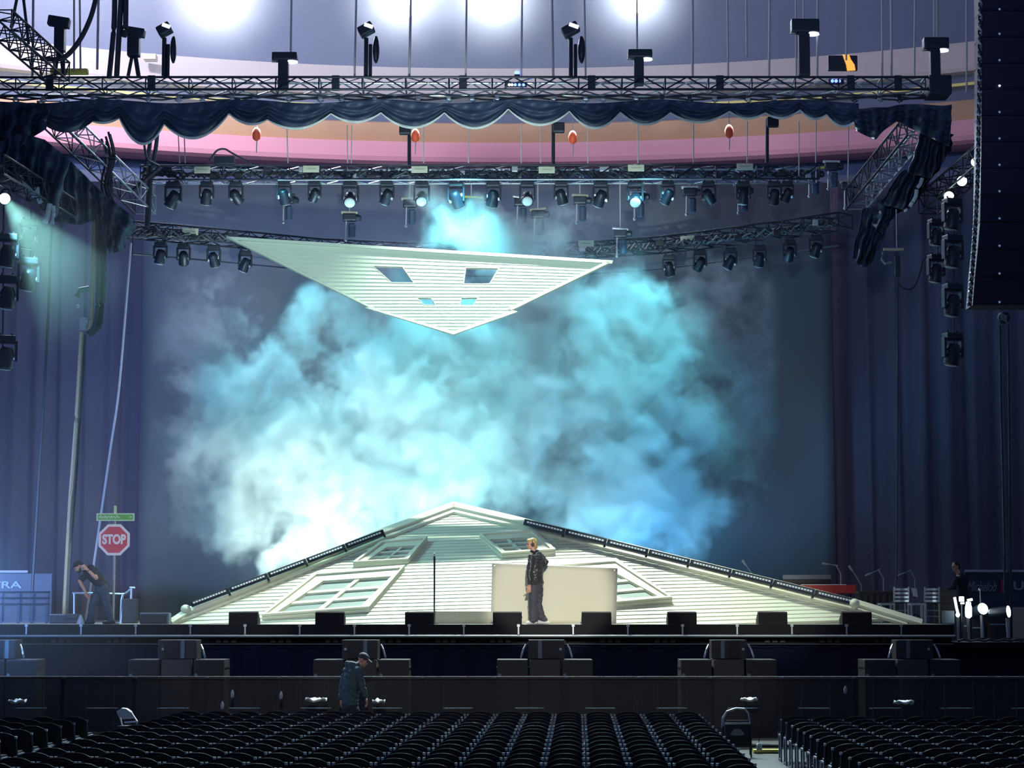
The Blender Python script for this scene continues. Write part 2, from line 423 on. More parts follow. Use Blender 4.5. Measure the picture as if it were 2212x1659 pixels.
def gable_window(outer, inner):
    mb = MB()
    for i in range(4):
        j = (i + 1) % 4
        mb.prism([G(*outer[i]) + GN_ * 0.02, G(*outer[j]) + GN_ * 0.02, G(*inner[j]) + GN_ * 0.02, G(*inner[i]) + GN_ * 0.02], GN_ * 0.10)
    # raised outer moulding
    mid = [lerp2(outer[i], inner[i], 0.28) for i in range(4)]
    for i in range(4):
        j = (i + 1) % 4
        mb.prism([G(*outer[i]) + GN_ * 0.10, G(*outer[j]) + GN_ * 0.10, G(*mid[j]) + GN_ * 0.10, G(*mid[i]) + GN_ * 0.10], GN_ * 0.07)
    fr = mb.build('window_frame', M['trim'], gl)
    for r in range(3):
        for c in range(2):
            q = [quadpt(inner, c / 2, r / 3), quadpt(inner, (c + 1) / 2, r / 3), quadpt(inner, (c + 1) / 2, (r + 1) / 3), quadpt(inner, c / 2, (r + 1) / 3)]
            mb = MB(); mb.prism([G(*p) + GN_ * 0.035 for p in q], GN_ * 0.01); mb.build('pane', M['winglass'], fr)
    w = 0.035
    mb = MB()
    bars = [[(0.5 - w, 0), (0.5 + w, 0), (0.5 + w, 1), (0.5 - w, 1)]] + [[(0, k / 3 - w * 1.1), (1, k / 3 - w * 1.1), (1, k / 3 + w * 1.1), (0, k / 3 + w * 1.1)] for k in (1, 2)]
    for bq in bars: mb.prism([G(*quadpt(inner, *p)) + GN_ * 0.045 for p in bq], GN_ * 0.05)
    mb.build('muntin_bars', M['trim'], fr)
    return fr
gable_window([(679, 1250), (875, 1234), (798, 1324), (566, 1341)], [(699, 1264), (846, 1254), (781, 1318), (599, 1332)])
gable_window([(825, 1180), (924, 1171), (882, 1220), (763, 1227)], [(836, 1191), (899, 1187), (872, 1216), (792, 1220)])
gable_window([(1036, 1164), (1150, 1155), (1200, 1199), (1084, 1208)], [(1057, 1175), (1139, 1170), (1161, 1195), (1091, 1200)])
gable_window([(1130, 1232), (1330, 1219), (1452, 1303), (1225, 1323)], [(1165, 1256), (1322, 1243), (1421, 1297), (1265, 1311)])
# low cream kerb at the foot of the gable
a, b = at(900, 1348, 45.35), at(1075, 1348, 45.35)
mb = MB(); mb.prism([(a.x, 45.35, ZS), (b.x, 45.35, ZS), (b.x, 45.35, ZS + 0.27), (a.x, 45.35, ZS + 0.27)], (0, 0.10, 0))
tag(mb.build('kick_board', M['board']), 'low cream kick board at the foot of the gable beside the thin pole', 'board')
# LED battens along the two rakes
def batten(px0, px1, Y, label, group):
    PB = P0 + GN_ * 0.27
    a, b = on_plane(*px0, PB, GN_), on_plane(*px1, PB, GN_)
    t = thing('led_batten', (a + b) / 2, label, 'light', group)
    d = (b - a); L = d.length; d.normalize(); nrm = Vector((-d.z, 0, d.x)) if d.x > 0 else Vector((d.z, 0, -d.x))
    fwd = Vector((0, 1, 0)); R = Matrix((d, fwd, nrm)).transposed()
    c = (a + b) / 2
    mb = MB(); mb.cbox(c, (L * 0.985, 0.14, 0.15), 0.02, R); mb.build('housing', M['trussdark'], t)
    mb = MB(); mb.box(c + nrm * 0.012 + Vector((0, -0.075, 0)), (L * 0.86, 0.02, 0.06), R); ln = mb.build('lens_strip', M['battenlens'], t)
    mb = MB()
    for k in range(12):
        mb.box(c + d * (L * 0.86 * ((k + .5) / 12 - .5)) + nrm * 0.012 + Vector((0, -0.088, 0)), (L * 0.045, 0.01, 0.035), R)
    mb.build('led_chips', M['ledchip'], ln)
    mb = MB(); mb.box(c - nrm * 0.09 + d * (L * .47), (0.05, 0.10, 0.10), R); mb.build('mounting_foot', M['trussdark'], t)
    return t
N = 5
for i in range(N):
    p = lerp2((412, 1306), (830, 1149), i / N); q = lerp2((412, 1306), (830, 1149), (i + 1) / N)
    batten(p, q, 45.9 + i * 0.5, ['lowest black LED batten on the left slope of the gable', 'second lowest black LED batten on the left gable slope', 'middle black LED batten on the left gable slope', 'second highest black LED batten on the left gable slope', 'highest black LED batten on the left gable slope, nearest the peak'][i], 'LED battens on the left gable slope')
N = 8
for i in range(N):
    p = lerp2((1131, 1127), (1850, 1302), i / N); q = lerp2((1131, 1127), (1850, 1302), (i + 1) / N)
    batten(p, q, 49.0 - i * 0.36, 'black LED batten on the right gable slope, %s down from the peak' % ORD[i + 1], 'LED battens on the right gable slope')

# ================================================================== HANGING UPSIDE-DOWN GABLE
HP0 = at(980, 560, 48.38); H_TIP = at(980, 725, 48.0)
hv = HP0 - H_TIP; HNRM = Vector((0, -hv.z, hv.y)).normalized()
if HNRM.y > 0: HNRM = -HNRM
def Hh(px, py): return on_plane(px, py, HP0, HNRM)
HOLES = [[(807, 575), (869, 577), (893, 611), (846, 610)], [(1007, 579), (1077, 580), (1057, 613), (1002, 613)],
         [(902, 644), (931, 644), (941, 659), (917, 659)], [(997, 644), (1032, 643), (1022, 660), (994, 660)]]
hg = thing('hanging_gable', HP0, 'white clapboard gable hanging upside down in the air above the smoke', 'stage set')
HPOLY = [(489, 513), (1324, 566), (1105, 671), (980, 724), (806, 669)]
lines = []
for k in range(26):
    c = 541 + 184 * (k / 25.0) ** 0.93
    lines.append((c, 0.0625 * max(0, 1 - (c - 541) / 95.0) * 0.9))
lines = [(500, 0.0625)] + lines
def clockwise(q):
    s_ = sum(q[i][0] * q[(i + 1) % len(q)][1] - q[(i + 1) % len(q)][0] * q[i][1] for i in range(len(q)))
    return q if s_ > 0 else q[::-1]
siding(HPOLY, lines, [clockwise(h) for h in HOLES], Hh, HNRM, 0.015).build('clapboard_siding', M['hangsiding'], hg)
def wedge(poly, lift, th, name, m):
    mb = MB(); mb.prism([Hh(*p) + HNRM * lift for p in poly], HNRM * th); return mb.build(name, m, hg)
wedge([(489, 513), (1324, 565), (1322, 571), (505, 520)], 0.02, 0.05, 'top_trim', M['hangsiding'])
wedge([(489, 513), (497, 513), (812, 668), (806, 670)], 0.02, 0.05, 'rake_trim', M['hangsiding'])
wedge([(1324, 566), (1316, 564), (1098, 668), (1105, 672)], 0.02, 0.05, 'rake_trim', M['hangsiding'])
wedge([(789, 667), (800, 667), (981, 719), (980, 725)], 0.02, 0.07, 'tip_trim', M['hangsiding'])
wedge([(1118, 676), (1108, 673), (979, 719), (980, 725)], 0.02, 0.07, 'tip_trim', M['hangsiding'])
for h in HOLES:
    mb = MB(); big = [(sum(p[0] for p in h) / 4 + (x - sum(p[0] for p in h) / 4) * 1.05, sum(p[1] for p in h) / 4 + (y - sum(p[1] for p in h) / 4) * 1.05) for x, y in h]
    for i in range(4):
        j = (i + 1) % 4
        mb.prism([Hh(*big[i]) + HNRM * 0.02, Hh(*big[j]) + HNRM * 0.02, Hh(*h[j]) + HNRM * 0.02, Hh(*h[i]) + HNRM * 0.02], -HNRM * 0.10)
    mb.build('window_opening', M['trim'], hg)

# ================================================================== SMOKE (volume grid, lit by the lamps behind the gable)
BLOBS = [  # px, py, Y, radius px, weight
    (640, 1180, 53, 70, 1.0), (690, 1110, 53, 120, 1.1), (600, 1030, 53, 130, 1.05), (520, 930, 53, 130, .95), (480, 840, 53.3, 95, .85), (590, 840, 53, 110, .85),
    (470, 1040, 53.5, 85, .75), (700, 950, 53, 170, 1.0), (700, 780, 53.5, 100, .75), (770, 700, 53.5, 90, .8), (690, 680, 53.5, 60, .7), (830, 1070, 53, 140, 1.1), (850, 880, 53, 170, 1.0),
    (980, 960, 53, 180, 1.2), (1000, 800, 53, 160, 1.1), (960, 740, 53, 120, .9), (1130, 900, 53, 160, 1.0), (1160, 760, 53.3, 120, .9), (1130, 1010, 53, 110, .9), (1290, 690, 53.3, 110, .95), (1400, 680, 53.3, 85, .95), (1350, 620, 53.3, 65, .8),
    (1300, 830, 53, 140, .95), (1400, 800, 53, 70, .7), (1350, 960, 53, 130, 1.0), (1460, 900, 53.3, 95, .85), (1270, 1060, 53, 120, .85), (1410, 1080, 53, 130, 1.0), (1480, 1000, 53.5, 90, .8), (1500, 1120, 53, 80, .75), (1330, 1160, 53, 70, .7), (1440, 1170, 53, 60, .7),
    (575, 1232, 52.5, 22, .9), (450, 1090, 53.5, 70, .65), (540, 1100, 53, 80, .8),
    (960, 480, 52.3, 65, .75), (1040, 500, 52.3, 75, .75), (920, 440, 52.3, 40, .6), (1100, 500, 52.3, 60, .65), (1130, 540, 52.3, 80, .55),
    (1560, 950, 54.5, 130, .50), (1600, 760, 54.5, 150, .42), (420, 760, 54.5, 130, .40), (1190, 560, 53, 130, .50), (380, 960, 54.5, 90, .45), (870, 630, 53.8, 120, .65)]
ng = bpy.data.node_groups.new('smoke_field', 'GeometryNodeTree')
ng.interface.new_socket('Geometry', in_out='OUTPUT', socket_type='NodeSocketGeometry')
ND = ng.nodes; LK = ng.links
def mth(op, a, b=None, c=None, clampit=False):
    n = ND.new('ShaderNodeMath'); n.operation = op; n.use_clamp = clampit
    for i, x in enumerate((a, b, c)):
        if x is None: continue
        if isinstance(x, (int, float)): n.inputs[i].default_value = x
        else: LK.new(x, n.inputs[i])
    return n.outputs[0]
def vmth(op, a, b):
    n = ND.new('ShaderNodeVectorMath'); n.operation = op
    for i, x in enumerate((a, b)):
        if isinstance(x, (tuple, Vector)): n.inputs[i].default_value = x
        else: LK.new(x, n.inputs[i])
    return n
pos = ND.new('GeometryNodeInputPosition').outputs[0]
def noise3(vec, scale, detail, rough=0.55, dist=0.0, out='Fac'):
    n = ND.new('ShaderNodeTexNoise'); n.inputs['Scale'].default_value = scale; n.inputs['Detail'].default_value = detail
    n.inputs['Roughness'].default_value = rough; n.inputs['Distortion'].default_value = dist
    LK.new(vec, n.inputs['Vector']); return n.outputs[out]
wc = noise3(pos, 0.55, 3.0, out='Color')
warp = vmth('MULTIPLY', vmth('SUBTRACT', wc, (0.5, 0.5, 0.5)).outputs[0], (2.6, 1.6, 2.6)).outputs[0]
wc2 = noise3(pos, 2.1, 2.0, out='Color')
warp2 = vmth('MULTIPLY', vmth('SUBTRACT', wc2, (0.5, 0.5, 0.5)).outputs[0], (0.7, 0.6, 0.7)).outputs[0]
wpos = vmth('ADD', vmth('ADD', pos, warp).outputs[0], warp2).outputs[0]
acc = None
for (px, py, Y, r, w) in BLOBS:
    c = at(px, py, Y); rr = px2m(r, Y) * 1.18
    dv = vmth('DIVIDE', vmth('SUBTRACT', wpos, c).outputs[0], (rr, max(rr * 0.5, 0.8), rr)).outputs[0]
    dd = vmth('DOT_PRODUCT', dv, dv).outputs['Value']
    s_ = mth('MULTIPLY', mth('SUBTRACT', 1.0, dd), w)
    acc = s_ if acc is None else mth('SMOOTH_MAX', acc, s_, 0.25)
fb = noise3(wpos, 0.95, 7.0, 0.64)
fb2 = noise3(wpos, 0.32, 2.0, 0.5)
nz = mth('ADD', mth('MULTIPLY', mth('SUBTRACT', fb, 0.5), 3.3), mth('MULTIPLY', mth('SUBTRACT', fb2, 0.5), 1.6))
den = mth('MULTIPLY', mth('ADD', mth('ADD', mth('MULTIPLY', acc, 1.25), nz), -0.17), 1.6)
den = mth('MINIMUM', mth('MAXIMUM', den, 0.0), 1.25)
# thin veil wherever the plume reaches
veil = mth('MULTIPLY', mth('MINIMUM', mth('MAXIMUM', mth('ADD', acc, 0.55), 0.0), 1.0), 0.030)
den = mth('ADD', den, veil)
# keep the plume behind the gable plane, in front of the backdrop
sp = ND.new('ShaderNodeSeparateXYZ'); LK.new(pos, sp.inputs[0])
gate = mth('MULTIPLY', mth('SUBTRACT', sp.outputs['Y'], 50.6), 1.2, clampit=True)
gate = mth('MULTIPLY', gate, mth('MULTIPLY', mth('SUBTRACT', 57.6, sp.outputs['Y']), 0.8, clampit=True))
gate = mth('MULTIPLY', gate, mth('MULTIPLY', mth('SUBTRACT', sp.outputs['Z'], ZS + 0.05), 4.0, clampit=True))
gate = mth('MULTIPLY', gate, mth('MULTIPLY', mth('SUBTRACT', at(1690, 900, 54).x, sp.outputs['X']), 0.5, clampit=True))
gate = mth('MULTIPLY', gate, mth('MULTIPLY', mth('SUBTRACT', sp.outputs['X'], at(318, 900, 54).x), 0.5, clampit=True))
den = mth('MULTIPLY', den, gate)
vc = ND.new('GeometryNodeVolumeCube')
lo = at(300, 1300, 53); hi = at(1720, 400, 53)
LK.new(den, vc.inputs['Density'])
vc.inputs['Background'].default_value = 0.0
vc.inputs['Min'].default_value = (lo.x, 50.5, ZS - 0.1); vc.inputs['Max'].default_value = (hi.x, 57.7, hi.z)
vc.inputs['Resolution X'].default_value = 300; vc.inputs['Resolution Y'].default_value = 84; vc.inputs['Resolution Z'].default_value = 200
sm = ND.new('GeometryNodeSetMaterial'); go = ND.new('NodeGroupOutput')
vm = bpy.data.materials.new('white_smoke'); vm.use_nodes = True
nt = vm.node_tree; nt.nodes.clear()
pv = nt.nodes.new('ShaderNodeVolumePrincipled'); ou = nt.nodes.new('ShaderNodeOutputMaterial')
pv.inputs['Color'].default_value = (0.82, 0.96, 1.0, 1); pv.inputs['Density'].default_value = SMOKE_DENSITY
pv.inputs['Anisotropy'].default_value = 0.15
nt.links.new(pv.outputs[0], ou.inputs['Volume'])
sm.inputs['Material'].default_value = vm
LK.new(vc.outputs[0], sm.inputs['Geometry']); LK.new(sm.outputs[0], go.inputs[0])
sme = bpy.data.meshes.new('smoke'); sme.materials.append(vm)
so = bpy.data.objects.new('smoke', sme); COL.objects.link(so)
md = so.modifiers.new('field', 'NODES'); md.node_group = ng
tag(so, 'billowing pale blue stage smoke rising behind the gable', 'smoke', kind='stuff')
# ================================================================== TRUSSES
def truss(name, label, pts, h, dep, bay, m_front, m_rear, r=0.028, up=Vector((0, 0, 1)), lat=None, group=None, alt=True):
    """pts: bottom-front chord polyline (world); rear chords offset by dep along lat (default +Y)"""
    pts = [Vector(p) for p in pts]
    t = thing(name, pts[len(pts) // 2], label, 'truss', group)
    # resample
    L = [0]
    for a, b in zip(pts[:-1], pts[1:]): L.append(L[-1] + (b - a).length)
    n = max(2, int(L[-1] / bay)); P = []
    for i in range(n + 1):
        s_ = L[-1] * i / n; k = 0
        while k < len(pts) - 2 and L[k + 1] < s_: k += 1
        P.append(pts[k].lerp(pts[k + 1], (s_ - L[k]) / max(L[k + 1] - L[k], 1e-9)))
    lats = []
    for i in range(n + 1):
        if lat is not None: lats.append(Vector(lat)); continue
        d = (P[min(i + 1, n)] - P[max(i - 1, 0)]).normalized(); l = up.cross(d).normalized()
        if l.y < 0: l = -l
        lats.append(l)
    A = P; B = [p + up * h for p in P]; C = [p + l * dep for p, l in zip(P, lats)]; D = [p + up * h + l * dep for p, l in zip(P, lats)]
    for Q, m in ((A, m_front), (B, m_front), (C, m_rear), (D, m_rear)):  # a paler rear material stands for top light on those chords
        mb = MB(); mb.tube(Q, r, 8); mb.build('chord', m, t)
    for (Q, R_, m, nm) in ((A, B, m_front, 'front_lacing'), (C, D, m_rear, 'rear_lacing'), (A, C, m_rear, 'bottom_lacing'), (B, D, m_rear, 'top_lacing')):
        mb = MB()
        for i in range(n):
            if i % 2 == 0: mb.tube([Q[i], R_[i + 1]], r * 0.6, 5)
            else: mb.tube([R_[i], Q[i + 1]], r * 0.6, 5)
            if i % 2 == 0: mb.tube([Q[i], R_[i]], r * 0.6, 5)
        mb.tube([Q[n], R_[n]], r * 0.6, 5)
        mb.build(nm, m, t)
    return t, A, B, C, D
a = at(-60, 193, 46); b = at(2046, 193, 46)
ft, fA, fB, fC, fD = truss('lighting_truss', 'long front box truss running across the top above the swagged black drape', [a, b], 0.275, 0.55, 0.47, M['trussdark'], M['alu'])  # dark front, pale rear: lamp light on the rear put into the colour
for px in (107, 327, 725, 1000, 1278, 1555, 1838, 1940):      # splice plates
    c = at(px, 179, 46.0); mb = MB(); mb.cbox(c + Vector((0, 0.02, 0)), (0.17, 0.06, 0.34), 0.01); mb.build('splice_plate', M['trussdark'], ft)
for i in range(34):                                                 # clamps and cable loops under the truss
    px = 40 + 58 * i + random.uniform(-16, 16)
    c = at(px, 206, 46.5); mb = MB()
    mb.cbox(c + Vector((0, 0, -0.05)), (0.10, 0.10, 0.12), 0.015); mb.tube([c + Vector((-.08, 0, -.1)), c + Vector((0, 0, -.16)), c + Vector((.08, 0, -.12))], 0.015, 5)
    mb.build('pipe_clamp', random.choice([M['steel'], M['trussdark'], M['alu']]), ft)
mb = MB()
for k in range(3):
    mb.tube([at(-40 + 30 * i, 207 + 3 * k + 3.5 * math.sin(i * 1.3 + k * 2), 46.42 + .05 * k) for i in range(70)], 0.022, 5)
tag(mb.build('cable_bundle', M['cable']), 'black cable bundle lying along the underside of the front truss', 'cable')
mb = MB(); mb.cbox(at(2025, 190, 46.25), (0.5, 0.7, 0.42), 0.03); mb.build('corner_block', M['trussdark'], ft)

a = at(303, 388, 52); b = at(1770, 386, 52)
t2, *_ = truss('lighting_truss', 'straight middle box truss carrying cream placards and a row of lamps', [a, b], 0.35, 0.55, 0.5, M['trussdark'], M['alu'], 0.026)
mb = MB(); mb.tube([at(600, 389, 51.95), at(1560, 387, 51.95)], 0.022, 8); mb.build('lower_pipe', M['alu'], t2)
Z3 = at(1106, 550, 55).z
RP = [(287, 503), (420, 514), (520, 523), (700, 540), (900, 549), (1100, 551), (1265, 546), (1400, 537), (1500, 526), (1600, 513), (1700, 500), (1812, 484)]
t3, *_ = truss('lighting_truss', 'curved rear truss sweeping behind the hanging gable', [at_z(px, py + 3, Z3) for px, py in RP], 0.32, 0.6, 0.5, M['trussdark'], M['trussdark'], 0.026)
mb = MB(); mb.tube([at_z(px, py + 46, Z3 - .28) for px, py in RP], 0.022, 6); mb.build('lower_pipe', M['trussdark'], t3)
for i, (px, py) in enumerate(RP[::2] + [RP[-1]]):
    mb = MB(); mb.tube([at_z(px, py + 3, Z3), at_z(px, py + 3, Z3) - Vector((0, 0, .5))], 0.012, 5); mb.build('drop_strap', M['trussdark'], t3)
tl, *_ = truss('side_truss', 'black side truss running upstage behind the drapes on the left', [at(80, 262, 46.4), at(292, 462, 51.6)], 0.45, 0.5, 0.45, M['trussdark'], M['alu'], 0.024, lat=(1, 0, 0), group='side trusses')
tr, *_ = truss('side_truss', 'black side truss with shiny rungs running upstage on the right', [at(1960, 292, 46.4), at(1828, 452, 51.6)], 0.50, 0.5, 0.40, M['trussdark'], M['alu'], 0.028, lat=(1, 0, 0), group='side trusses')
truss('corner_truss', 'slanting black truss at the upper left corner, above the front truss', [at(-30, 66, 41.5), at(100, 176, 45.6)], 0.42, 0.5, 0.36, M['trussdark'], M['trussdark'], 0.024, lat=(1, 0, 0))
truss('outer_truss', 'black truss behind the pair of lit lamps beside the speaker column', [at(2140, 330, 43.0), at(1985, 462, 47.6)], 0.42, 0.45, 0.40, M['trussdark'], M['trussdark'], 0.024, lat=(1, 0, 0))
truss('drape_truss', 'dark truss hidden behind the drape bunch at the left edge', [at(-40, 375, 43.0), at(120, 470, 47.0)], 0.40, 0.45, 0.40, M['trussdark'], M['trussdark'], 0.022, lat=(1, 0, 0))

def bundle(name, label, pts, n, r, jit):
    mb = MB()
    for k in range(n):
        q = []
        for i in range(len(pts) * 4 - 3):
            a_ = pts[i // 4]; b_ = pts[min(i // 4 + 1, len(pts) - 1)]; p_ = a_.lerp(b_, (i % 4) / 4)
            q.append(p_ + Vector((0, .06 * k, jit * math.sin(i * 1.9 + k * 2.3) + jit * random.uniform(-.6, .6))))
        mb.tube(q, r, 5)
    return tag(mb.build(name, M['cable']), label, 'cable')
P2 = [at(305 + 45 * i, 375, 52.2) for i in range(33)]
bundle('cable_bundle', 'dark cables and clutter threaded along the middle truss', P2, 4, .03, .07)
P3 = []
for px in range(292, 1805, 42):
    for (a_, b_) in zip(RP[:-1], RP[1:]):
        if a_[0] <= px <= b_[0]: P3.append(at_z(px, a_[1] + (b_[1] - a_[1]) * (px - a_[0]) / (b_[0] - a_[0]) - 8, Z3 + .05) + Vector((0, .2, 0)))
bundle('cable_bundle', 'dark cables sagging along the curved rear truss', P3, 4, .03, .08)
for i in range(30):
    c = at(320 + 49 * i + random.uniform(-14, 14), random.choice([366, 374, 381]), 52.2); mb = MB()
    mb.cbox(c, (random.uniform(.08, .24), .16, random.uniform(.08, .16)), .015); mb.build('truss_box', random.choice([M['trussdark'], M['trussdark'], M['steel'], M['black']]), t2)
for i, p_ in enumerate(P3[1::2]):
    mb = MB(); mb.cbox(p_ + Vector((0, -.15, random.uniform(-.1, .08))), (random.uniform(.1, .26), .16, random.uniform(.08, .16)), .015); mb.build('truss_box', random.choice([M['trussdark'], M['steel'], M['black']]), t3)
# ================================================================== DRAPES
def polyl(pts, u):
    L = [0]
    for a, b in zip(pts[:-1], pts[1:]): L.append(L[-1] + math.hypot(b[0] - a[0], b[1] - a[1]))
    s_ = u * L[-1]; k = 0
    while k < len(pts) - 2 and L[k + 1] < s_: k += 1
    t = (s_ - L[k]) / max(L[k + 1] - L[k], 1e-9)
    return (pts[k][0] + (pts[k + 1][0] - pts[k][0]) * t, pts[k][1] + (pts[k + 1][1] - pts[k][1]) * t)
CUSP = [(-30, 238), (85, 262), (200, 262), (258, 255), (355, 268), (495, 245), (578, 258), (715, 245), (823, 243), (960, 243), (1098, 235), (1230, 240), (1340, 242), (1448, 243), (1576, 240), (1653, 243), (1728, 237), (1785, 247), (1855, 252)]
BELLY = [290, 286, 264, 310, 297, 267, 277, 263, 275, 276, 269, 276, 268, 263, 255, 254, 256, 272]
def hem(px):
    for i in range(len(CUSP) - 1):
        a, b = CUSP[i], CUSP[i + 1]
        if a[0] <= px <= b[0]:
            t = (px - a[0]) / (b[0] - a[0]); base = a[1] + (b[1] - a[1]) * t
            return base + (BELLY[i] - (a[1] + b[1]) / 2) * (1 - (2 * t - 1) ** 2), t
    return CUSP[-1][1], 0
sw = thing('swag_drape', at(900, 222, 45.9), 'long scalloped black drape with pale hem hanging under the front truss', 'drape')
def SP(u, v):
    px = -30 + 1885 * u; y1, t = hem(px); y0 = 219 + 4 * math.sin(px * .021)
    f = 0.10 * math.sin(v * 17 + 3.2 * (2 * t - 1) ** 2) * v + 0.05 * math.sin(px * 0.11 + 4 * v) + 0.12 * v * (1 - (2 * t - 1) ** 2)
    return at(px, y0 + (y1 - y0) * v, 45.85 - f)
mb = MB(); mb.grid(SP, 420, 18, thick=(0, 0.03, 0)); mb.build('cloth', M['cloth'], sw, smooth=True)
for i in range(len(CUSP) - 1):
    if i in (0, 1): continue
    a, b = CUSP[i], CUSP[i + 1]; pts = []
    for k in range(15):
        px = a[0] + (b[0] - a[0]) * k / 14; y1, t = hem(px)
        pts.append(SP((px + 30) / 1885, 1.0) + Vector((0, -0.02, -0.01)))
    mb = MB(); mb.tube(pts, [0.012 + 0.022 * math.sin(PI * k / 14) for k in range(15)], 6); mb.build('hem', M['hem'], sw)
def drape(name, label, up_, lo_, Y0, Y1, nf=6, amp=0.14, seed=0):
    def P(u, v):
        a = polyl(up_, u); b = polyl(lo_, u)
        px = a[0] + (b[0] - a[0]) * v; py = a[1] + (b[1] - a[1]) * v
        f = amp * math.sin(u * nf * 2 * PI + seed + 1.5 * v) * (0.4 + v) + 0.06 * math.sin(v * 19 + u * 9 + seed)
        nv = mnoise.noise(Vector((u * 5, v * 4, seed))) 
        return at(px + 5 * nv, py + 4 * nv, Y0 + (Y1 - Y0) * (u * .5 + v * .5) - f + 0.12 * nv)
    mb = MB(); mb.grid(P, 46, 22, thick=(0, 0.03, 0))
    return tag(mb.build(name, M['cloth'], smooth=True), label, 'drape', 'bunched corner drapes')
drape('corner_drape', 'black drape bunch hanging in the upper left corner below the front truss', [(-40, 222), (30, 220), (110, 224)], [(-40, 405), (20, 330), (96, 280)], 45.6, 45.2, 4, .2, 1)
drape('corner_drape', 'black swag bunch at the left edge above the lit teal lamp', [(-30, 320), (40, 288), (95, 300), (150, 345)], [(-30, 392), (40, 392), (75, 430), (120, 470)], 45.0, 45.8, 5, .2, 2.2)
drape('corner_drape', 'long ragged black drape hanging below the left side truss', [(95, 350), (150, 345), (215, 410), (290, 470)], [(118, 478), (175, 487), (215, 470), (262, 545)], 47, 49.5, 6, .25, 3.1)
drape('corner_drape', 'small dark drape end beside the curved truss on the left', [(215, 440), (255, 455), (298, 480)], [(222, 520), (240, 552), (268, 535)], 49, 50, 3, .15, 4.1)
drape('corner_drape', 'gathered black drape under the right end of the front truss', [(1838, 236), (1900, 232), (1960, 226), (2056, 226)], [(1850, 282), (1893, 302), (1938, 262), (2052, 318)], 45.7, 45.4, 6, .2, 5.2)
drape('corner_drape', 'black drape hanging over the upper right side truss', [(1990, 282), (2020, 275), (2060, 290)], [(1960, 372), (2012, 385), (2052, 330)], 45.9, 46.2, 4, .22, 6.4)
drape('corner_drape', 'black drape bunch with white ties beside the right side truss', [(1948, 372), (1995, 350), (2040, 352)], [(1900, 438), (1965, 456), (2004, 400)], 46.6, 47.5, 5, .25, 7.7)
drape('corner_drape', 'ragged black drape tail hanging lowest on the right', [(1862, 452), (1905, 440), (1925, 462)], [(1842, 556), (1862, 580), (1888, 566)], 48.5, 49.3, 3, .18, 8.3)
drape('corner_drape', 'dark drape fold above the ragged tail on the right', [(1895, 432), (1945, 430), (1968, 446)], [(1884, 486), (1906, 506), (1926, 470)], 47.9, 48.2, 3, .16, 9.3)
# white ties
for i, pts in enumerate([[(42, 378), (52, 398), (70, 415), (75, 424)], [(80, 405), (82, 425), (88, 438)], [(108, 440), (104, 462), (97, 482)], [(115, 445), (116, 462), (113, 483)],
                         [(1992, 385), (1988, 398), (1982, 405)], [(1980, 410), (1978, 425), (1972, 436)], [(1970, 438), (1966, 446)], [(1955, 452), (1958, 456)]]):
    mb = MB(); mb.tube([at(x, y, 45.4 if i < 4 else 46.3) for x, y in pts], [0.06 if i in (0, 1, 2) else 0.045] * len(pts), 6)
    lab = ['curled white cloth tie on the drape bunch, uppermost at the left edge', 'straight white tie below the curled one at the left edge', 'long white tie above the hanging left lamp column', 'slim white tie alongside the long white tie at the left',
           'uppermost white tie on the right drape bunch', 'longest white tie on the right drape bunch', 'short white tie below the longest one on the right bunch', 'lowest small white tie on the right drape bunch'][i]
    tag(mb.build('cloth_tie', M['hem']), lab, 'tie', 'white drape ties')
# orange chain bags
for i, (px, py) in enumerate([(554, 290), (897, 293), (1237, 297), (1575, 284)]):
    c = at(px, py, 47); t = thing('chain_bag', c, 'orange-red chain bag hanging in front of the pink band, %s from the left' % ORD[i + 1], 'bag', 'orange chain bags')
    mb = MB(); mb.lathe(c, [(0.03, -0.15), (0.085, -0.10), (0.10, 0.02), (0.07, 0.11), (0.03, 0.15)], 12); mb.build('bag', M['orange'], t, smooth=True)
    mb = MB(); mb.tube([c + Vector((0, 0, .14)), c + Vector((0, 0, 0.35)), c + Vector((0, 0, 1.0))], 0.010, 5); mb.build('chain', M['steel'], t)
    mb = MB(); mb.tube([c + Vector((.01, 0, -.14)), c + Vector((.0, 0, -0.42))], 0.012, 5); mb.build('hook', M['steel'], t)

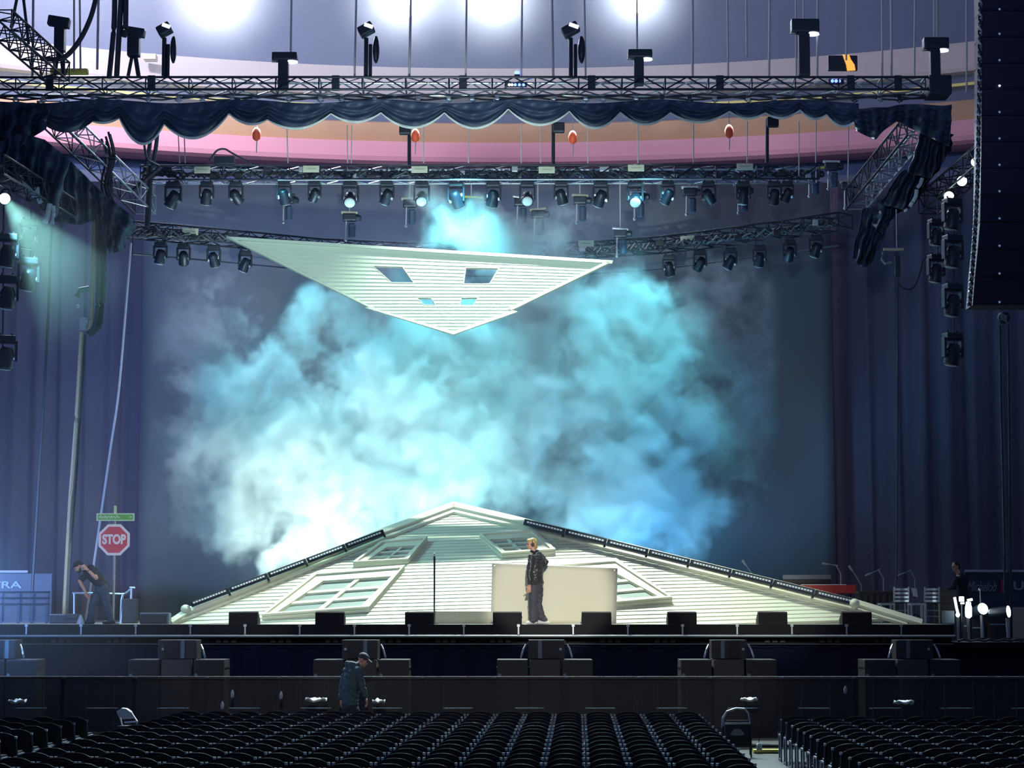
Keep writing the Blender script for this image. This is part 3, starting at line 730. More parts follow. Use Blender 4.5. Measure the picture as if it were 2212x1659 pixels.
# ================================================================== LAMPS
def moving_head(name, label, group=None, s=1.0, lensm='lens', bodym='trussdark'):
    """hang point at the origin, lamp below; head pivots at its own origin"""
    t = thing(name, (0, 0, 0), label, 'lamp', group)
    mb = MB(); mb.cbox((0, 0, -0.10 * s), (0.30 * s, 0.22 * s, 0.11 * s), 0.02 * s); mb.tube([(-.09 * s, 0, 0), (-.09 * s, 0, -.06 * s)], .02 * s); mb.tube([(.09 * s, 0, 0), (.09 * s, 0, -.06 * s)], .02 * s); mb.build('base', M[bodym], t)
    mb = MB()
    for k in (-1, 1): mb.cbox((k * 0.165 * s, 0, -0.30 * s), (0.045 * s, 0.12 * s, 0.34 * s), 0.012 * s)
    mb.box((0, 0, -0.16 * s), (0.34 * s, 0.12 * s, 0.03 * s)); mb.build('yoke', M[bodym], t)
    c = Vector((0, 0, -0.40 * s))
    mb = MB(); mb.lathe(c, [(0.03 * s, 0.17 * s), (0.09 * s, 0.16 * s), (0.125 * s, 0.08 * s), (0.13 * s, -0.06 * s), (0.14 * s, -0.17 * s), (0.135 * s, -0.20 * s)], 16)
    h = mb.build('head', M[bodym], t, smooth=True); pivot(h, c)
    mb = MB(); mb.lathe(c + Vector((0, 0, -0.205 * s)), [(0.12 * s, 0), (0.115 * s, -0.012 * s), (0.06 * s, -0.03 * s)], 16); ln = mb.build('lens', M[lensm], h, smooth=True)
    for k in (-1, 1):
        mb = MB(); mb.lathe(c + Vector((k * .14 * s, 0, 0)), [(0.05 * s, -.03 * s), (0.05 * s, .03 * s)], 10, axis='x'); mb.build('pivot_cap', M['steel'], h)
    return t
def place(proto, used, loc, tilt, pan, label, group=None, s=1.0):
    o = proto if not used[0] else copy_tree(proto)
    used[0] = True
    o.location = loc; o.rotation_euler = (0, 0, pan); o.scale = (s, s, s); o['label'] = label
    if group: o['group'] = group
    for ch in o.children:
        if ch.name.startswith('head'): ch.rotation_euler = tilt
    return o
mh = moving_head('moving_head_lamp', 'x'); used = [False]
ROW2 = [(375, .3, .5, 1.15), (447, .5, .2, 1), (510, .9, -.6, 1), (614, .6, -.2, 1), (680, .7, .5, .9), (757, -.9, 0, 1.15), (836, .5, .45, 1), (911, -.9, 0, 1.1), (985, .6, -.5, 1.15), (1065, .5, .2, 1.1), (1139, -.95, 0, 1.1), (1212, .4, -.3, 1), (1297, .5, .4, 1.1), (1371, -.9, 0, 1.15), (1442, .5, .5, 1), (1530, .6, -.6, 1), (1605, .2, .1, 1), (1672, .5, .1, 1), (1700, .6, .4, .9)]
for i, (px, tx, ty, s) in enumerate(ROW2):
    place(mh, used, at(px, 389, 52.15), (tx, ty, 0), 0, 'black moving-head lamp hanging under the middle truss, %s from the left' % ORD[i + 1], 'lamps under the middle truss', s)
ROW3 = [(347, 534, .3, .2), (397, 538, .8, .1), (462, 541, .6, -.2), (530, 553, .2, .4), (1445, 562, .5, -.2), (1512, 551, .7, .5), (1577, 547, .3, .5), (1640, 541, .4, .1), (1705, 529, .8, .2), (1762, 519, .3, .3)]
for i, (px, py, tx, ty) in enumerate(ROW3):
    place(mh, used, at_z(px, py - 14, Z3 - .05), (tx, ty, 0), 0, 'black lamp under the curved rear truss, %s from the left' % ORD[i + 1], 'lamps under the curved rear truss', .95)
# columns of hanging lamps at both sides
ml = moving_head('hanging_lamp', 'x', s=1.25); used = [False]
for (px, py, Y, s, lab) in [(2056, 424, 45, .95, 'uppermost black lamp in the hanging column beside the speaker column'), (2057, 503, 45, .98, 'second lamp down in the hanging column beside the speaker column'),
                            (2057, 608, 45, .98, 'third lamp down in the hanging column beside the speaker column'), (2057, 714, 45, .98, 'lowest lamp of the hanging column beside the speaker column'),
                            (2021, 470, 45.6, .8, 'upper lamp of the shorter hanging column on the right'), (2021, 546, 45.6, .85, 'lower lamp of the shorter hanging column on the right'),
                            (17, 500, 44.6, 1, 'uppermost dark lamp hanging at the left edge'), (17, 590, 44.6, 1, 'middle dark lamp hanging at the left edge'), (14, 720, 44.6, 1, 'lowest dark lamp hanging at the left edge'),
                            (62, 470, 45.4, .9, 'upper lamp of the short column inside the teal beam'), (62, 552, 45.4, 1, 'lower lamp of the short column inside the teal beam')]:
    place(ml, used, at(px, py, Y), (.15, .1, 0), .3, lab, 'lamps in hanging columns', s)
def rod(name, pts, Y, r, m, label, cat, group=None):
    mb = MB(); mb.tube([at(p[0], p[1], p[2] if len(p) > 2 else Y) for p in pts], r, 6)
    return tag(mb.build(name, M[m]), label, cat, group)
rod('drop_pole', [(2061, 425), (2060, 790)], 45.25, .02, 'trussdark', 'thin black pole carrying the longer lamp column on the right', 'pole')
rod('drop_pole', [(2026, 440), (2025, 610)], 45.85, .02, 'trussdark', 'thin black pole carrying the shorter lamp column on the right', 'pole')
rod('drop_pole', [(8, 430), (6, 800)], 44.9, .02, 'trussdark', 'thin black pole carrying the lamp column at the left edge', 'pole')
rod('drop_pole', [(67, 455), (66, 625)], 45.7, .02, 'trussdark', 'thin black pole carrying the short lamp column on the left', 'pole')
# lit lamps
def par(px, py, Y, r, label, face=(-0.2, -1, -0.35), glow='glowteal'):
    c = at(px, py, Y); t = thing('lit_lamp', c, label, 'lamp', 'lit lamps')
    R = Vector(face).to_track_quat('Z', 'Y').to_matrix()
    mb = MB(); mb.lathe(c, [(r * .5, -r * 2.6), (r * .95, -r * 2.2), (r * 1.12, -.02), (r * 1.15, .0)], 16, rot=R); mb.build('can', M['trussdark'], t, smooth=True)
    mb = MB(); mb.lathe(c, [(r, -0.01), (r, 0.012), (r * .8, 0.03)], 18, rot=R); mb.build('lens', M[glow], t, smooth=True)
    mb = MB(); up = c + Vector((0, .1, r * 1.9)); mb.tube([c + R @ Vector((r * 1.2, 0, -r)), up + Vector((0.05, 0, 0)), up + Vector((-.05, 0, 0)), c + R @ Vector((-r * 1.2, 0, -r))], .018, 6); mb.build('bracket', M['trussdark'], t)
    return t
par(10, 429, 44.2, .115, 'glowing teal-white lamp at the left edge below the drape bunch', (0.35, -1, -0.4))
par(2050, 424, 45.6, .105, 'lower glowing lamp of the pair beside the speaker column', (-0.3, -1, -0.3))
par(2078, 391, 45.0, .105, 'upper glowing lamp of the pair beside the speaker column', (-0.3, -1, -0.3))
par(2107, 350, 44.4, .09, 'glowing lamp half hidden by the braided cable at the speaker column', (-0.3, -1, -0.3))
# bright flood lamps at the top
for i, (px, py, r) in enumerate([(480, -4, .62), (868, -3, .66), (1068, -6, .74), (1376, -8, .56)]):
    c = at(px, py, 70); t = thing('flood_lamp', c, 'dazzling white arena flood lamp at the top edge, %s from the left' % ORD[i + 1], 'lamp', 'arena flood lamps')
    mb = MB(); mb.lathe(c, [(r, -.02), (r * .98, .05), (r * .6, .12)], 24, rot=Vector((0, -1, -0.3)).to_track_quat('Z', 'Y').to_matrix()); mb.build('lens', M['glowwhite'], t)
    mb = MB(); mb.lathe(c, [(r * .5, -.8), (r * .9, -.6), (r * 1.08, -.05)], 24, rot=Vector((0, -1, -0.3)).to_track_quat('Z', 'Y').to_matrix()); mb.build('housing', M['trussdark'], t)
# lamps standing on the front truss
def toplamp(px, ytop, ybase, w, kind, label):
    Y = 46.2; b = at(px, ybase, Y); s = (at(px, ytop, Y) - b).length; wm = px2m(w, Y)
    t = thing('standing_lamp', b, label, 'lamp', 'lamps on top of the front truss')
    def z(f): return b + Vector((0, 0, s * f))
    if kind == 'post':
        mb = MB(); mb.cbox(z(.40), (wm * .40, .22, s * .82), .02); mb.build('column', M['trussdark'], t)
        mb = MB(); mb.cbox(z(.87) + Vector((wm * .05, 0, 0)), (wm, .28, s * .24), .04); h = mb.build('head', M['trussdark'], t)
        mb = MB(); mb.lathe(z(.74) + Vector((wm * .32, 0, 0)), [(wm * .25, -.02), (wm * .23, .02)], 12); mb.build('lens', M['ledsheen'], h)  # unlit lens; its reflected light is put in as glow
        mb = MB(); mb.lathe(z(.76) + Vector((-wm * .38, 0, 0)), [(wm * .10, -.02), (wm * .09, .02)], 12); mb.build('knob', M['whiteplastic'], h)
    elif kind == 'stand':
        mb = MB(); mb.tube([z(0) + Vector((-wm * .20, 0, 0)), z(.45) + Vector((-wm * .05, 0, 0))], .04, 8); mb.build('leg', M['trussdark'], t)
        mb = MB(); mb.tube([z(0) + Vector((wm * .20, 0, 0)), z(.45) + Vector((wm * .05, 0, 0))], .05, 8); mb.build('leg', M['trussdark'], t)
        mb = MB(); mb.cbox(z(.62), (wm * .46, .26, s * .44), .03); mb.build('body', M['trussdark'], t)
        mb = MB(); mb.cbox(z(.90) + Vector((-wm * .06, 0, 0)), (wm * .95, .24, s * .16), .03, (0, 0.16, 0)); h = mb.build('head', M['trussdark'], t)
        mb = MB(); mb.lathe(z(.93) + Vector((-wm * .50, -.02, 0.02)), [(.07, 0), (.06, .04)], 10, axis='x'); mb.build('lens', M['whiteplastic'], h)
    elif kind == 'arm':
        mb = MB(); mb.tube([z(0) + Vector((-wm * .1, 0, 0)), z(.72) + Vector((-wm * .1, 0, 0))], .05, 8); mb.build('post', M['trussdark'], t)
        mb = MB(); mb.tube([z(0) + Vector((wm * .1, 0, 0)), z(.6) + Vector((wm * .1, 0, 0))], .04, 8); mb.build('post', M['trussdark'], t)
        mb = MB(); mb.ball(z(.50) + Vector((wm * .36, 0, 0)), (wm * .16, .12, s * .26), 12); mb.build('arm_cover', M['trussdark'], t, smooth=True)
        mb = MB(); mb.cbox(z(.87) + Vector((-wm * .1, 0, 0)), (wm * .72, .28, s * .20), .05, (0, -0.5, 0)); h = mb.build('head', M['trussdark'], t)
        mb = MB(); mb.cbox(z(.92) + Vector((wm * .03, -.14, 0)), (wm * .42, .03, s * .07), .01, (0, 0.35, 0)); mb.build('lens', M['ledsheen'], h)  # glow here stands for light reflected by the lens
    return t
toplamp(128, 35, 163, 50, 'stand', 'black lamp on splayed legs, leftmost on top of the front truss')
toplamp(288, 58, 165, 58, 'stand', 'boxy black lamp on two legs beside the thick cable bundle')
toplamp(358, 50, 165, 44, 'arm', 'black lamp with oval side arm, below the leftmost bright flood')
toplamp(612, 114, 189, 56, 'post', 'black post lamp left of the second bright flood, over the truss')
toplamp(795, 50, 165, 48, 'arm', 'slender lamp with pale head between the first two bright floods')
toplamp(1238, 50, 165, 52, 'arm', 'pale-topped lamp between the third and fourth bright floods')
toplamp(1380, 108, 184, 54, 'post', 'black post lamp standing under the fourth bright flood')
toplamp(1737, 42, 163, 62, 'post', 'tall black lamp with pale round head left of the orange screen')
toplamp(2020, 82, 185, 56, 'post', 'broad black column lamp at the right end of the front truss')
# chain hoists between the trusses
def hoist(px, py, Y, label, m='trussdark', kind=0):
    c = at(px, py, Y); t = thing('chain_hoist', c, label, 'hoist', 'chain hoists between the trusses')
    mb = MB(); mb.cbox(c, (.34, .20, .20), .04); mb.lathe(c + Vector((.20, 0, 0)), [(.08, -.05), (.09, .06), (.06, .10)], 10, axis='x'); mb.build('motor', M['trussdark'], t)
    mb = MB(); mb.cbox(c + Vector((0, -.02, .12)), (.42 if kind != 1 else .6, .12, .06), .02, (0, random.uniform(-.15, .15), 0)); mb.build('top_bar', M[m], t)
    mb = MB(); mb.lathe(c + Vector((.06, -.04, -.36)), [(.05, -.18), (.09, -.16), (.10, .16), (.08, .2)], 10); mb.build('chain_bag', M['cloth'], t)
    mb = MB(); mb.tube([c + Vector((-.08, 0, -.1)), c + Vector((-.09, 0, -.55))], .022, 6); mb.ball(c + Vector((-.09, 0, -.58)), .04, 8); mb.build('hook_chain', M['steel'], t)
    top = at(px, py, Y); up_ = at(px, 374, Y).z - c.z
    if up_ > .2:
        mb = MB(); mb.tube([c + Vector((0, 0, .14)), c + Vector((0, 0, max(up_, .4)))], .015, 6); mb.build('sling', M['wire'], t)
    return t
HO = [(620, 432, 'dark'), (755, 470, 'case'), (885, 440, 'case'), (1018, 437, 'yellow'), (1125, 437, 'steel'), (1162, 463, 'case'), (1253, 433, 'case'), (1378, 425, 'steel'), (1490, 415, 'hem'), (1602, 412, 'steel'), (1755, 376, 'yellow'), (1796, 360, 'hem'), (1832, 402, 'case'), (1340, 505, 'steel')]
for i, (px, py, m) in enumerate(sorted(HO)):
    hoist(px, py, 53.2, 'chain hoist hanging between the middle and rear trusses, %s from the left' % ORD[i + 1], m if m != 'dark' else 'trussdark', 1 if m == 'yellow' else 0)
# cream placards on the trusses
def placard(px, py, Y, tilt, label):
    c = at(px, py, Y); t = thing('placard', c, label, 'placard', 'cream placards on the trusses')
    mb = MB(); mb.cbox(c, (.40, .03, .165), .008, (0, tilt, 0)); mb.build('plate', M['placard'], t)
    mb = MB(); mb.box(c + Vector((0, -.018, .0)), (.26, .006, .016), (0, tilt, 0)); mb.build('printed_line', M['ink'], t)
for i, (px, py) in enumerate([(437, 367), (672, 365), (906, 366), (1181, 367), (1374, 363), (1609, 360)]):
    placard(px, py, 51.85, 0, 'cream placard on the middle truss, %s from the left' % ORD[i + 1])
for i, (px, py, tl_) in enumerate([(411, 500, .06), (1266, 526, 0), (1487, 516, -.08), (1684, 499, -.1)]):
    placard(px, py, at_z(px, py + 14, Z3).y - .12, tl_, 'cream placard on the curved rear truss, %s from the left' % ORD[i + 1])

# ================================================================== CABLES
def cables(lst, name, cat, labelf, group, m, Y0):
    for i, (xa, ya, xb, yb, r, Y) in enumerate(lst):
        rod(name, [(xa, ya), (xb, yb)], Y, r, m, labelf % ORD[i + 1], cat, group)
CB = [(72, -20, 70, 165), (160, -20, 160, 152), (172, -20, 174, 150), (213, -20, 210, 150), (630, -20, 628, 114), (770, -20, 766, 165), (888, -20, 884, 165), (1008, -20, 1006, 165), (1128, -20, 1126, 165), (1192, -20, 1195, 165), (1262, -20, 1265, 165), (1376, -20, 1376, 110), (1496, -20, 1496, 165), (1571, -20, 1573, 165), (1612, -20, 1613, 122), (1663, -20, 1661, 165), (1719, -20, 1720, 165), (1736, -20, 1736, 50), (1767, -20, 1765, 165), (1829, -20, 1828, 130), (1905, -20, 1906, 165), (1925, -20, 1926, 165), (1977, -20, 1975, 165), (2018, -20, 2018, 85), (2025, -20, 2025, 85), (2088, -20, 2088, 200)]
cables([(a, b, c, d, .022 if k % 3 else .028, 46.3) for k, (a, b, c, d) in enumerate(CB)], 'suspension_chain', 'chain', 'pale suspension chain dropping to the front truss, %s from the left', 'suspension chains', 'wire', 46)
CB2 = [(385, 290, 388, 352), (398, 290, 400, 352), (620, 270, 622, 352), (750, 270, 751, 352), (760, 270, 759, 352), (915, 270, 915, 352), (1012, 265, 1012, 352), (1127, 265, 1126, 352), (1168, 262, 1168, 352), (1270, 268, 1270, 352), (1378, 265, 1378, 352), (1498, 262, 1498, 352), (1614, 262, 1614, 352), (1726, 262, 1726, 380), (1763, 262, 1762, 352), (1833, 262, 1832, 398)]
cables([(a, b, c, d, .014, 51.6) for a, b, c, d in CB2], 'wire_rope', 'wire', 'thin wire rope crossing the pink band to the middle truss, %s from the left', 'wire ropes across the pink band', 'wire', 52)
for i, (x, y0, y1, lab) in enumerate([(884, 272, 358, 'leftmost dark drop post between swag drape and middle truss'), (1195, 268, 356, 'middle dark drop post between swag drape and middle truss'), (1657, 256, 352, 'rightmost dark drop post between swag drape and middle truss')]):
    t = thing('drop_post', at(x, y1, 50.5), lab, 'post', 'drop posts')
    mb = MB(); mb.tube([at(x, y0, 50.5), at(x, y1, 50.5)], .045, 8); mb.build('post', M['trussdark'], t)
    mb = MB(); mb.cbox(at(x + (-9 if i == 0 else 12), y0 + 8, 50.4), (.28, .2, .24), .03); mb.build('junction_box', M['trussdark'], t)
def smoothpts(p, n=8):
    out = []
    for i in range(len(p) - 1):
        p0 = p[max(i - 1, 0)]; p1 = p[i]; p2 = p[i + 1]; p3 = p[min(i + 2, len(p) - 1)]
        for k in range(n):
            t = k / n
            out.append(tuple(0.5 * ((2 * p1[j]) + (-p0[j] + p2[j]) * t + (2 * p0[j] - 5 * p1[j] + 4 * p2[j] - p3[j]) * t * t + (-p0[j] + 3 * p1[j] - 3 * p2[j] + p3[j]) * t ** 3) for j in range(len(p1))))
    out.append(tuple(p[-1])); return out
rod('power_cable', smoothpts([(210, -15), (195, 40), (170, 90), (138, 124), (100, 128), (88, 125)]), 44.8, .055, 'cable', 'thick dark cable swooping down to the truss corner at the upper left', 'cable')
rod('power_cable', smoothpts([(38, -10), (32, 20), (24, 60)]), 44.5, .035, 'cable', 'short dark cable at the upper left corner, leftmost', 'cable')
rod('power_cable', smoothpts([(50, -10), (57, 50), (62, 95)]), 44.5, .035, 'cable', 'dark cable right of the leftmost upper corner cable', 'cable')
for i, (xa, xm, xb, yb) in enumerate([(248, 246, 236, 165), (262, 258, 252, 165), (272, 271, 268, 80)]):
    rod('power_cable', smoothpts([(xa, -15), (xm, 60), (xb, yb)]), 45.6, .06, 'cable', ['left strand of the thick cable trunk beside the boxy lamp', 'middle strand of the thick cable trunk beside the boxy lamp', 'short right strand of the thick cable trunk beside the boxy lamp'][i], 'cable', 'thick cable trunk')
rod('power_cable', smoothpts([(310, 300), (317, 340), (332, 352), (345, 358)]), 46.5, .03, 'cable', 'dark cable from the left drape belly to the middle truss end', 'cable')
for i, (xa, xb) in enumerate([(327, 316), (341, 330)]):
    rod('power_cable', smoothpts([(xa, 270), (xa - 3, 310), (xb, 358)]), 46.8, .05, 'cable', ['left of two thick cables hanging to the left end of the middle truss', 'right of two thick cables hanging to the left end of the middle truss'][i], 'cable')
rod('power_cable', smoothpts([(325, 358), (322, 420), (318, 490)]), 51.2, .07, 'cable', 'thick cable drop between the left ends of the two rear trusses', 'cable')
rod('power_cable', smoothpts([(345, 362), (310, 392), (287, 412)]), 51.0, .05, 'cable', 'slanting strut cable at the left end of the middle truss', 'cable')
rod('power_cable', smoothpts([(452, 348), (468, 326), (485, 322), (500, 330), (540, 352), (562, 358)]), 51.8, .025, 'cable', 'arched dark cable above the breaker box on the middle truss', 'cable')
mb = MB(); mb.cbox(at(486, 348, 51.9), (.50, .25, .20), .02); tag(mb.build('breaker_box', M['trussdark']), 'dark breaker box on the left part of the middle truss', 'box')
for i in range(9):
    xa = 225 + random.uniform(-8, 14)
    rod('power_cable', smoothpts([(xa, 285 + 5 * i), (xa + 10, 340), (xa - 6 + 2 * i, 400), (xa + 14, 450)]), 48.5 + .1 * i, .03, 'cable', 'dark cable in the tangled bundle at the left side truss', 'cable', 'tangled cable bundle at the left side truss')
# left curtain ropes
rod('hemp_rope', smoothpts([(206, 415), (203, 520), (200, 620), (196, 700), (188, 714)]), 49.6, .045, 'rope', 'thick tan rope hanging from the left side truss to the cable loop', 'rope')
rod('hemp_rope', smoothpts([(176, 718), (168, 860), (158, 1000), (150, 1110), (138, 1342)]), 49.6, .05, 'rope', 'thick tan rope running from the pulley down to the stage floor', 'rope')
rod('power_cable', smoothpts([(221, 470), (222, 600), (216, 690), (206, 712), (190, 722)]), 49.7, .085, 'cable', 'thick dark cable loop hanging beside the tan rope', 'cable')
rod('power_cable', smoothpts([(211, 470), (211, 640), (204, 700), (192, 718)]), 49.5, .05, 'cable', 'slimmer dark cable between the tan rope and the cable loop', 'cable')
rod('power_cable', smoothpts([(184, 722), (176, 860), (167, 1000), (152, 1200), (147, 1342)]), 49.8, .035, 'cable', 'dark cable running down beside the lower tan rope', 'cable')
rod('power_cable', smoothpts([(111, 488), (104, 680), (96, 840), (86, 1000), (66, 1342)]), 49.0, .035, 'cable', 'long dark cable hanging down the left curtain', 'cable')
rod('power_cable', smoothpts([(283, 525), (270, 690), (256, 850), (240, 960), (220, 1100), (185, 1340)]), 52.0, .030, 'wire', 'long grey cable slanting down the left edge of the backdrop', 'cable')
t = thing('pulley_block', at(181, 640, 49.6), 'dark hooked pulley block beside the tan rope', 'pulley')
mb = MB(); c = at(184, 634, 49.6); mb.tube([c + Vector((-.2, 0, -.08)), c + Vector((-.12, 0, .08)), c + Vector((.1, 0, .12))], .07, 8); mb.build('hook', M['trussdark'], t)
mb = MB(); mb.tube([at(178, 645, 49.6), at(177, 690, 49.6)], .02, 6); mb.ball(at(167, 662, 49.6), .05, 8); mb.build('shackle', M['steel'], t)
mb = MB(); mb.lathe(at(180, 700, 49.6), [(.09, -.06), (.11, 0), (.09, .06)], 14, axis='y'); mb.box(at(180, 700, 49.6), (.14, .16, .3)); mb.build('wheel', M['steel'], t)
# right side drops
rod('wire_rope', [(1936, 452), (1937, 535)], 47.5, .012, 'wire', 'thin wire holding the pale bar lamp on the right curtain', 'wire')
t = thing('bar_lamp', at(1928, 545, 47.5), 'pale bar-topped lamp hanging alone before the right curtain', 'lamp')
mb = MB(); mb.cbox(at(1930, 539, 47.5), (.46, .08, .06), .01); mb.build('top_bar', M['case'], t)
mb = MB(); mb.tube([at(1907, 545, 47.5), at(1904, 560, 47.5), at(1912, 570, 47.5), at(1926, 566, 47.5)], .03, 6); mb.build('bracket', M['steel'], t)
mb = MB(); mb.cbox(at(1938, 575, 47.5), (.12, .12, .46), .02); mb.build('body', M['trussdark'], t)
rod('power_cable', smoothpts([(1994, 560), (1984, 600), (1972, 622), (1955, 624), (1938, 612)]), 47.5, .022, 'cable', 'dark cable looping below the pale bar lamp', 'cable')
rod('power_cable', smoothpts([(1939, 600), (1939, 760), (1938, 1100), (1936, 1262)]), 48.0, .020, 'cable', 'thin dark cable hanging down the middle of the right curtain', 'cable')
t = thing('end_lamp', at(2168, 686, 43), 'round grille lamp on a bent pipe below the speaker column', 'lamp')
mb = MB(); mb.lathe(at(2168, 686, 43), [(.05, .10), (.12, .06), (.12, -.08), (.10, -.1)], 14, axis='y'); mb.build('body', M['trussdark'], t)
mb = MB(); c = at(2168, 686, 42.88)
for k in range(5): mb.box(c + Vector((0, 0, -.06 + .03 * k)), (.15, .02, .012), (0, .5, 0))
mb.build('grille', M['lens'], t)
mb = MB(); mb.tube([at(*p, 43) for p in smoothpts([(2200, 470), (2193, 560), (2184, 630), (2174, 668)])], .035, 8); mb.build('pipe', M['steel'], t)
rod('tall_stand', smoothpts([(2160, 702), (2163, 900), (2168, 1100), (2172, 1379)]), 47.6, .03, 'trussdark', 'left of two dark stand poles below the round grille lamp', 'pole')
rod('tall_stand', smoothpts([(2178, 702), (2180, 900), (2182, 1100), (2185, 1379)]), 47.6, .03, 'trussdark', 'right of two dark stand poles below the round grille lamp', 'pole')

# ================================================================== SPEAKER COLUMN
YP = 38.0; EDG = [(-34, 2119), (23, 2120), (80, 2120), (137, 2120), (192, 2120), (249, 2120), (306, 2120), (363, 2119), (420, 2118), (479, 2117), (538, 2112), (598, 2106), (660, 2101)]
for i in range(12):
    (ya, xa), (yb, xb) = EDG[i], EDG[i + 1]
    yaw = 0.0; k = (i - 8) * .16 if i > 8 else 0
    A = at(xa, ya + .7, YP + k); B = at(xb, yb - .7, YP + k + (.16 if i >= 8 else 0)); wdt = 1.25; dp = .6
    t = thing('line_array_speaker', (A + B) / 2, 'navy line-array speaker cabinet in the hanging column, %s visible from the top' % ORD[i + 1], 'speaker', 'line-array cabinets at the right edge')
    mb = MB(); fr = [A, Vector((A.x + wdt, A.y, A.z)), Vector((B.x + wdt, B.y, B.z)), B]
    mb.prism(fr, (0, dp, 0)); mb.build('cabinet', M['pa'], t)
    mb = MB(); mb.prism([A.lerp(B, .08) + Vector((.04, -.012, 0)), A.lerp(B, .08) + Vector((wdt - .04, -.012, 0)), A.lerp(B, .92) + Vector((wdt - .04, -.012, 0)), A.lerp(B, .92) + Vector((.04, -.012, 0))], (0, .01, 0)); mb.build('grille', M['pa'], t)
    mb = MB(); c = at(2159, ya + (yb - ya) * .88 if i else 20, YP + k - .03); mb.lathe(c, [(.022, -.006), (.018, .006)], 10, axis='y'); mb.build('indicator_led', M['ledsheen' if i == 3 else 'leddim'], t)
pts = smoothpts([(2118, -20), (2116, 120), (2114, 250), (2112, 370), (2107, 480), (2101, 570), (2094, 660)], 12)
t = thing('braided_cable', at(2112, 400, 37.9), 'silver braided cable running down the edge of the speaker column', 'cable')
for k in range(2):
    q = []
    for i, p in enumerate(smoothpts(pts, 3)):
        a_ = i * .9 + k * PI; q.append(at(p[0], p[1], 37.9) + Vector((.025 * math.cos(a_), .025 * math.sin(a_), 0)))
    mb = MB(); mb.tube(q, .022, 6); mb.build('strand', M['alu' if k else 'cable'], t)
# screens and small lights above the truss
t = thing('video_monitor', at(1822, 135, 47), 'dark video monitor showing an orange flame shape, above the front truss', 'screen')
mb = MB(); mb.cbox(at(1820, 137, 47), (.66, .12, .34), .02); mb.build('housing', M['trussdark'], t)
mb = MB(); mb.prism([at(x, y, 46.92) for x, y in [(1820, 118), (1834, 118), (1838, 128), (1846, 140), (1848, 152), (1830, 153), (1828, 140)]], (0, .01, 0)); mb.build('picture', M['screen'], t)
t = thing('led_unit', at(1114, 183, 46.2), 'small box with a row of white-blue lights at the truss centre', 'light')
mb = MB(); mb.cbox(at(1114, 183, 46.2), (.50, .1, .10), .01); mb.build('box', M['trussdark'], t)
for k, px in enumerate((1100, 1106, 1113, 1122, 1131)):
    mb = MB(); mb.ball(at(px, 183, 46.13), .032, 8); mb.build('bulb', M['ledsheen' if k in (0, 1) else 'ledblue'], t)
t = thing('blue_beacon', at(1117, 159, 46.2), 'small blue beacon standing on the truss centre', 'light')
mb = MB(); mb.ball(at(1117, 158, 46.2), .06, 10); mb.build('dome', M['ledblue'], t); mb = MB(); mb.cbox(at(1117, 164, 46.2), (.12, .12, .05), .01); mb.build('base', M['trussdark'], t)
t = thing('led_unit', at(1806, 175, 46.2), 'small box with blue lights on the right part of the front truss', 'light')
mb = MB(); mb.cbox(at(1806, 177, 46.2), (.34, .1, .10), .01); mb.build('box', M['trussdark'], t)
for px in (1798, 1806, 1813):
    mb = MB(); mb.ball(at(px, 175, 46.13), .035, 8); mb.build('bulb', M['ledblue'], t)
mb = MB(); mb.cbox(at(150, 155, 46.9), (.85, .2, .12), .04); tag(mb.build('strap_roll', M['yellow']), 'rolled yellow strap lying on the left part of the front truss', 'strap')
mb = MB(); mb.cbox(at(325, 125, 76.6), (.46, .5, .20), .02); tag(mb.build('junction_box', M['case']), 'small beige box between the two lamps under the leftmost flood', 'box')
# ================================================================== STAGE EDGE THINGS
def floor_pt(px, Y, z=None):
    p = at(px, 1349, Y); p.z = ZS if z is None else z; return p
# floor monitors
MON = [(528, 62), (714, 62), (907, 62), (1096, 62), (1288, 63), (1472, 62), (1667, 62), (1848, 63)]
NEAR = ['leftmost of the eight stage-edge monitors, in front of the large left window', 'second monitor from the left along the stage edge', 'third stage-edge monitor, just left of the thin pole', 'stage-edge monitor left of the person in the leather jacket', 'stage-edge monitor right of the person, before the cream board', 'sixth stage-edge monitor from the left, right of the cream board', 'second monitor from the right along the stage edge', 'rightmost monitor, near the right tip of the gable']
for i, (px, w) in enumerate(MON):
    c = floor_pt(px, 44.55); wm = px2m(w, 44.5); hm = px2m(25, 44.5)
    t = thing('stage_monitor', c, 'low black wedge, ' + NEAR[i], 'speaker', 'wedge monitors along the stage edge')
    mb = MB(); prof = [(-.22, 0), (-.22, hm), (-.10, hm + .02), (.24, .10), (.24, 0)]
    mb.prism([c + Vector((-wm / 2, y, z)) for y, z in prof], (wm, 0, 0)); mb.build('cabinet', M['monitor'], t)
    mb = MB(); mb.box(c + Vector((0, .10, hm * .82)), (wm * .9, .30, .012), (-0.42, 0, 0)); mb.build('grille', M['black'], t)
    mb = MB(); mb.box(c + Vector((wm / 2 + .006, 0, hm * .6)), (.012, .10, .03)); mb.build('handle', M['black'], t)
c = floor_pt(334, 44.9); t = thing('stage_monitor', c, 'grey-fronted wedge monitor at the left tip of the gable', 'speaker')
mb = MB(); mb.cbox(c + Vector((0, .1, .12)), (.62, .3, .235), .03); mb.build('cabinet', M['chairgrey'], t)
mb = MB(); mb.box(c + Vector((-.02, -.055, .11)), (.56, .02, .19)); mb.build('grille', M['speakerbrown'], t)
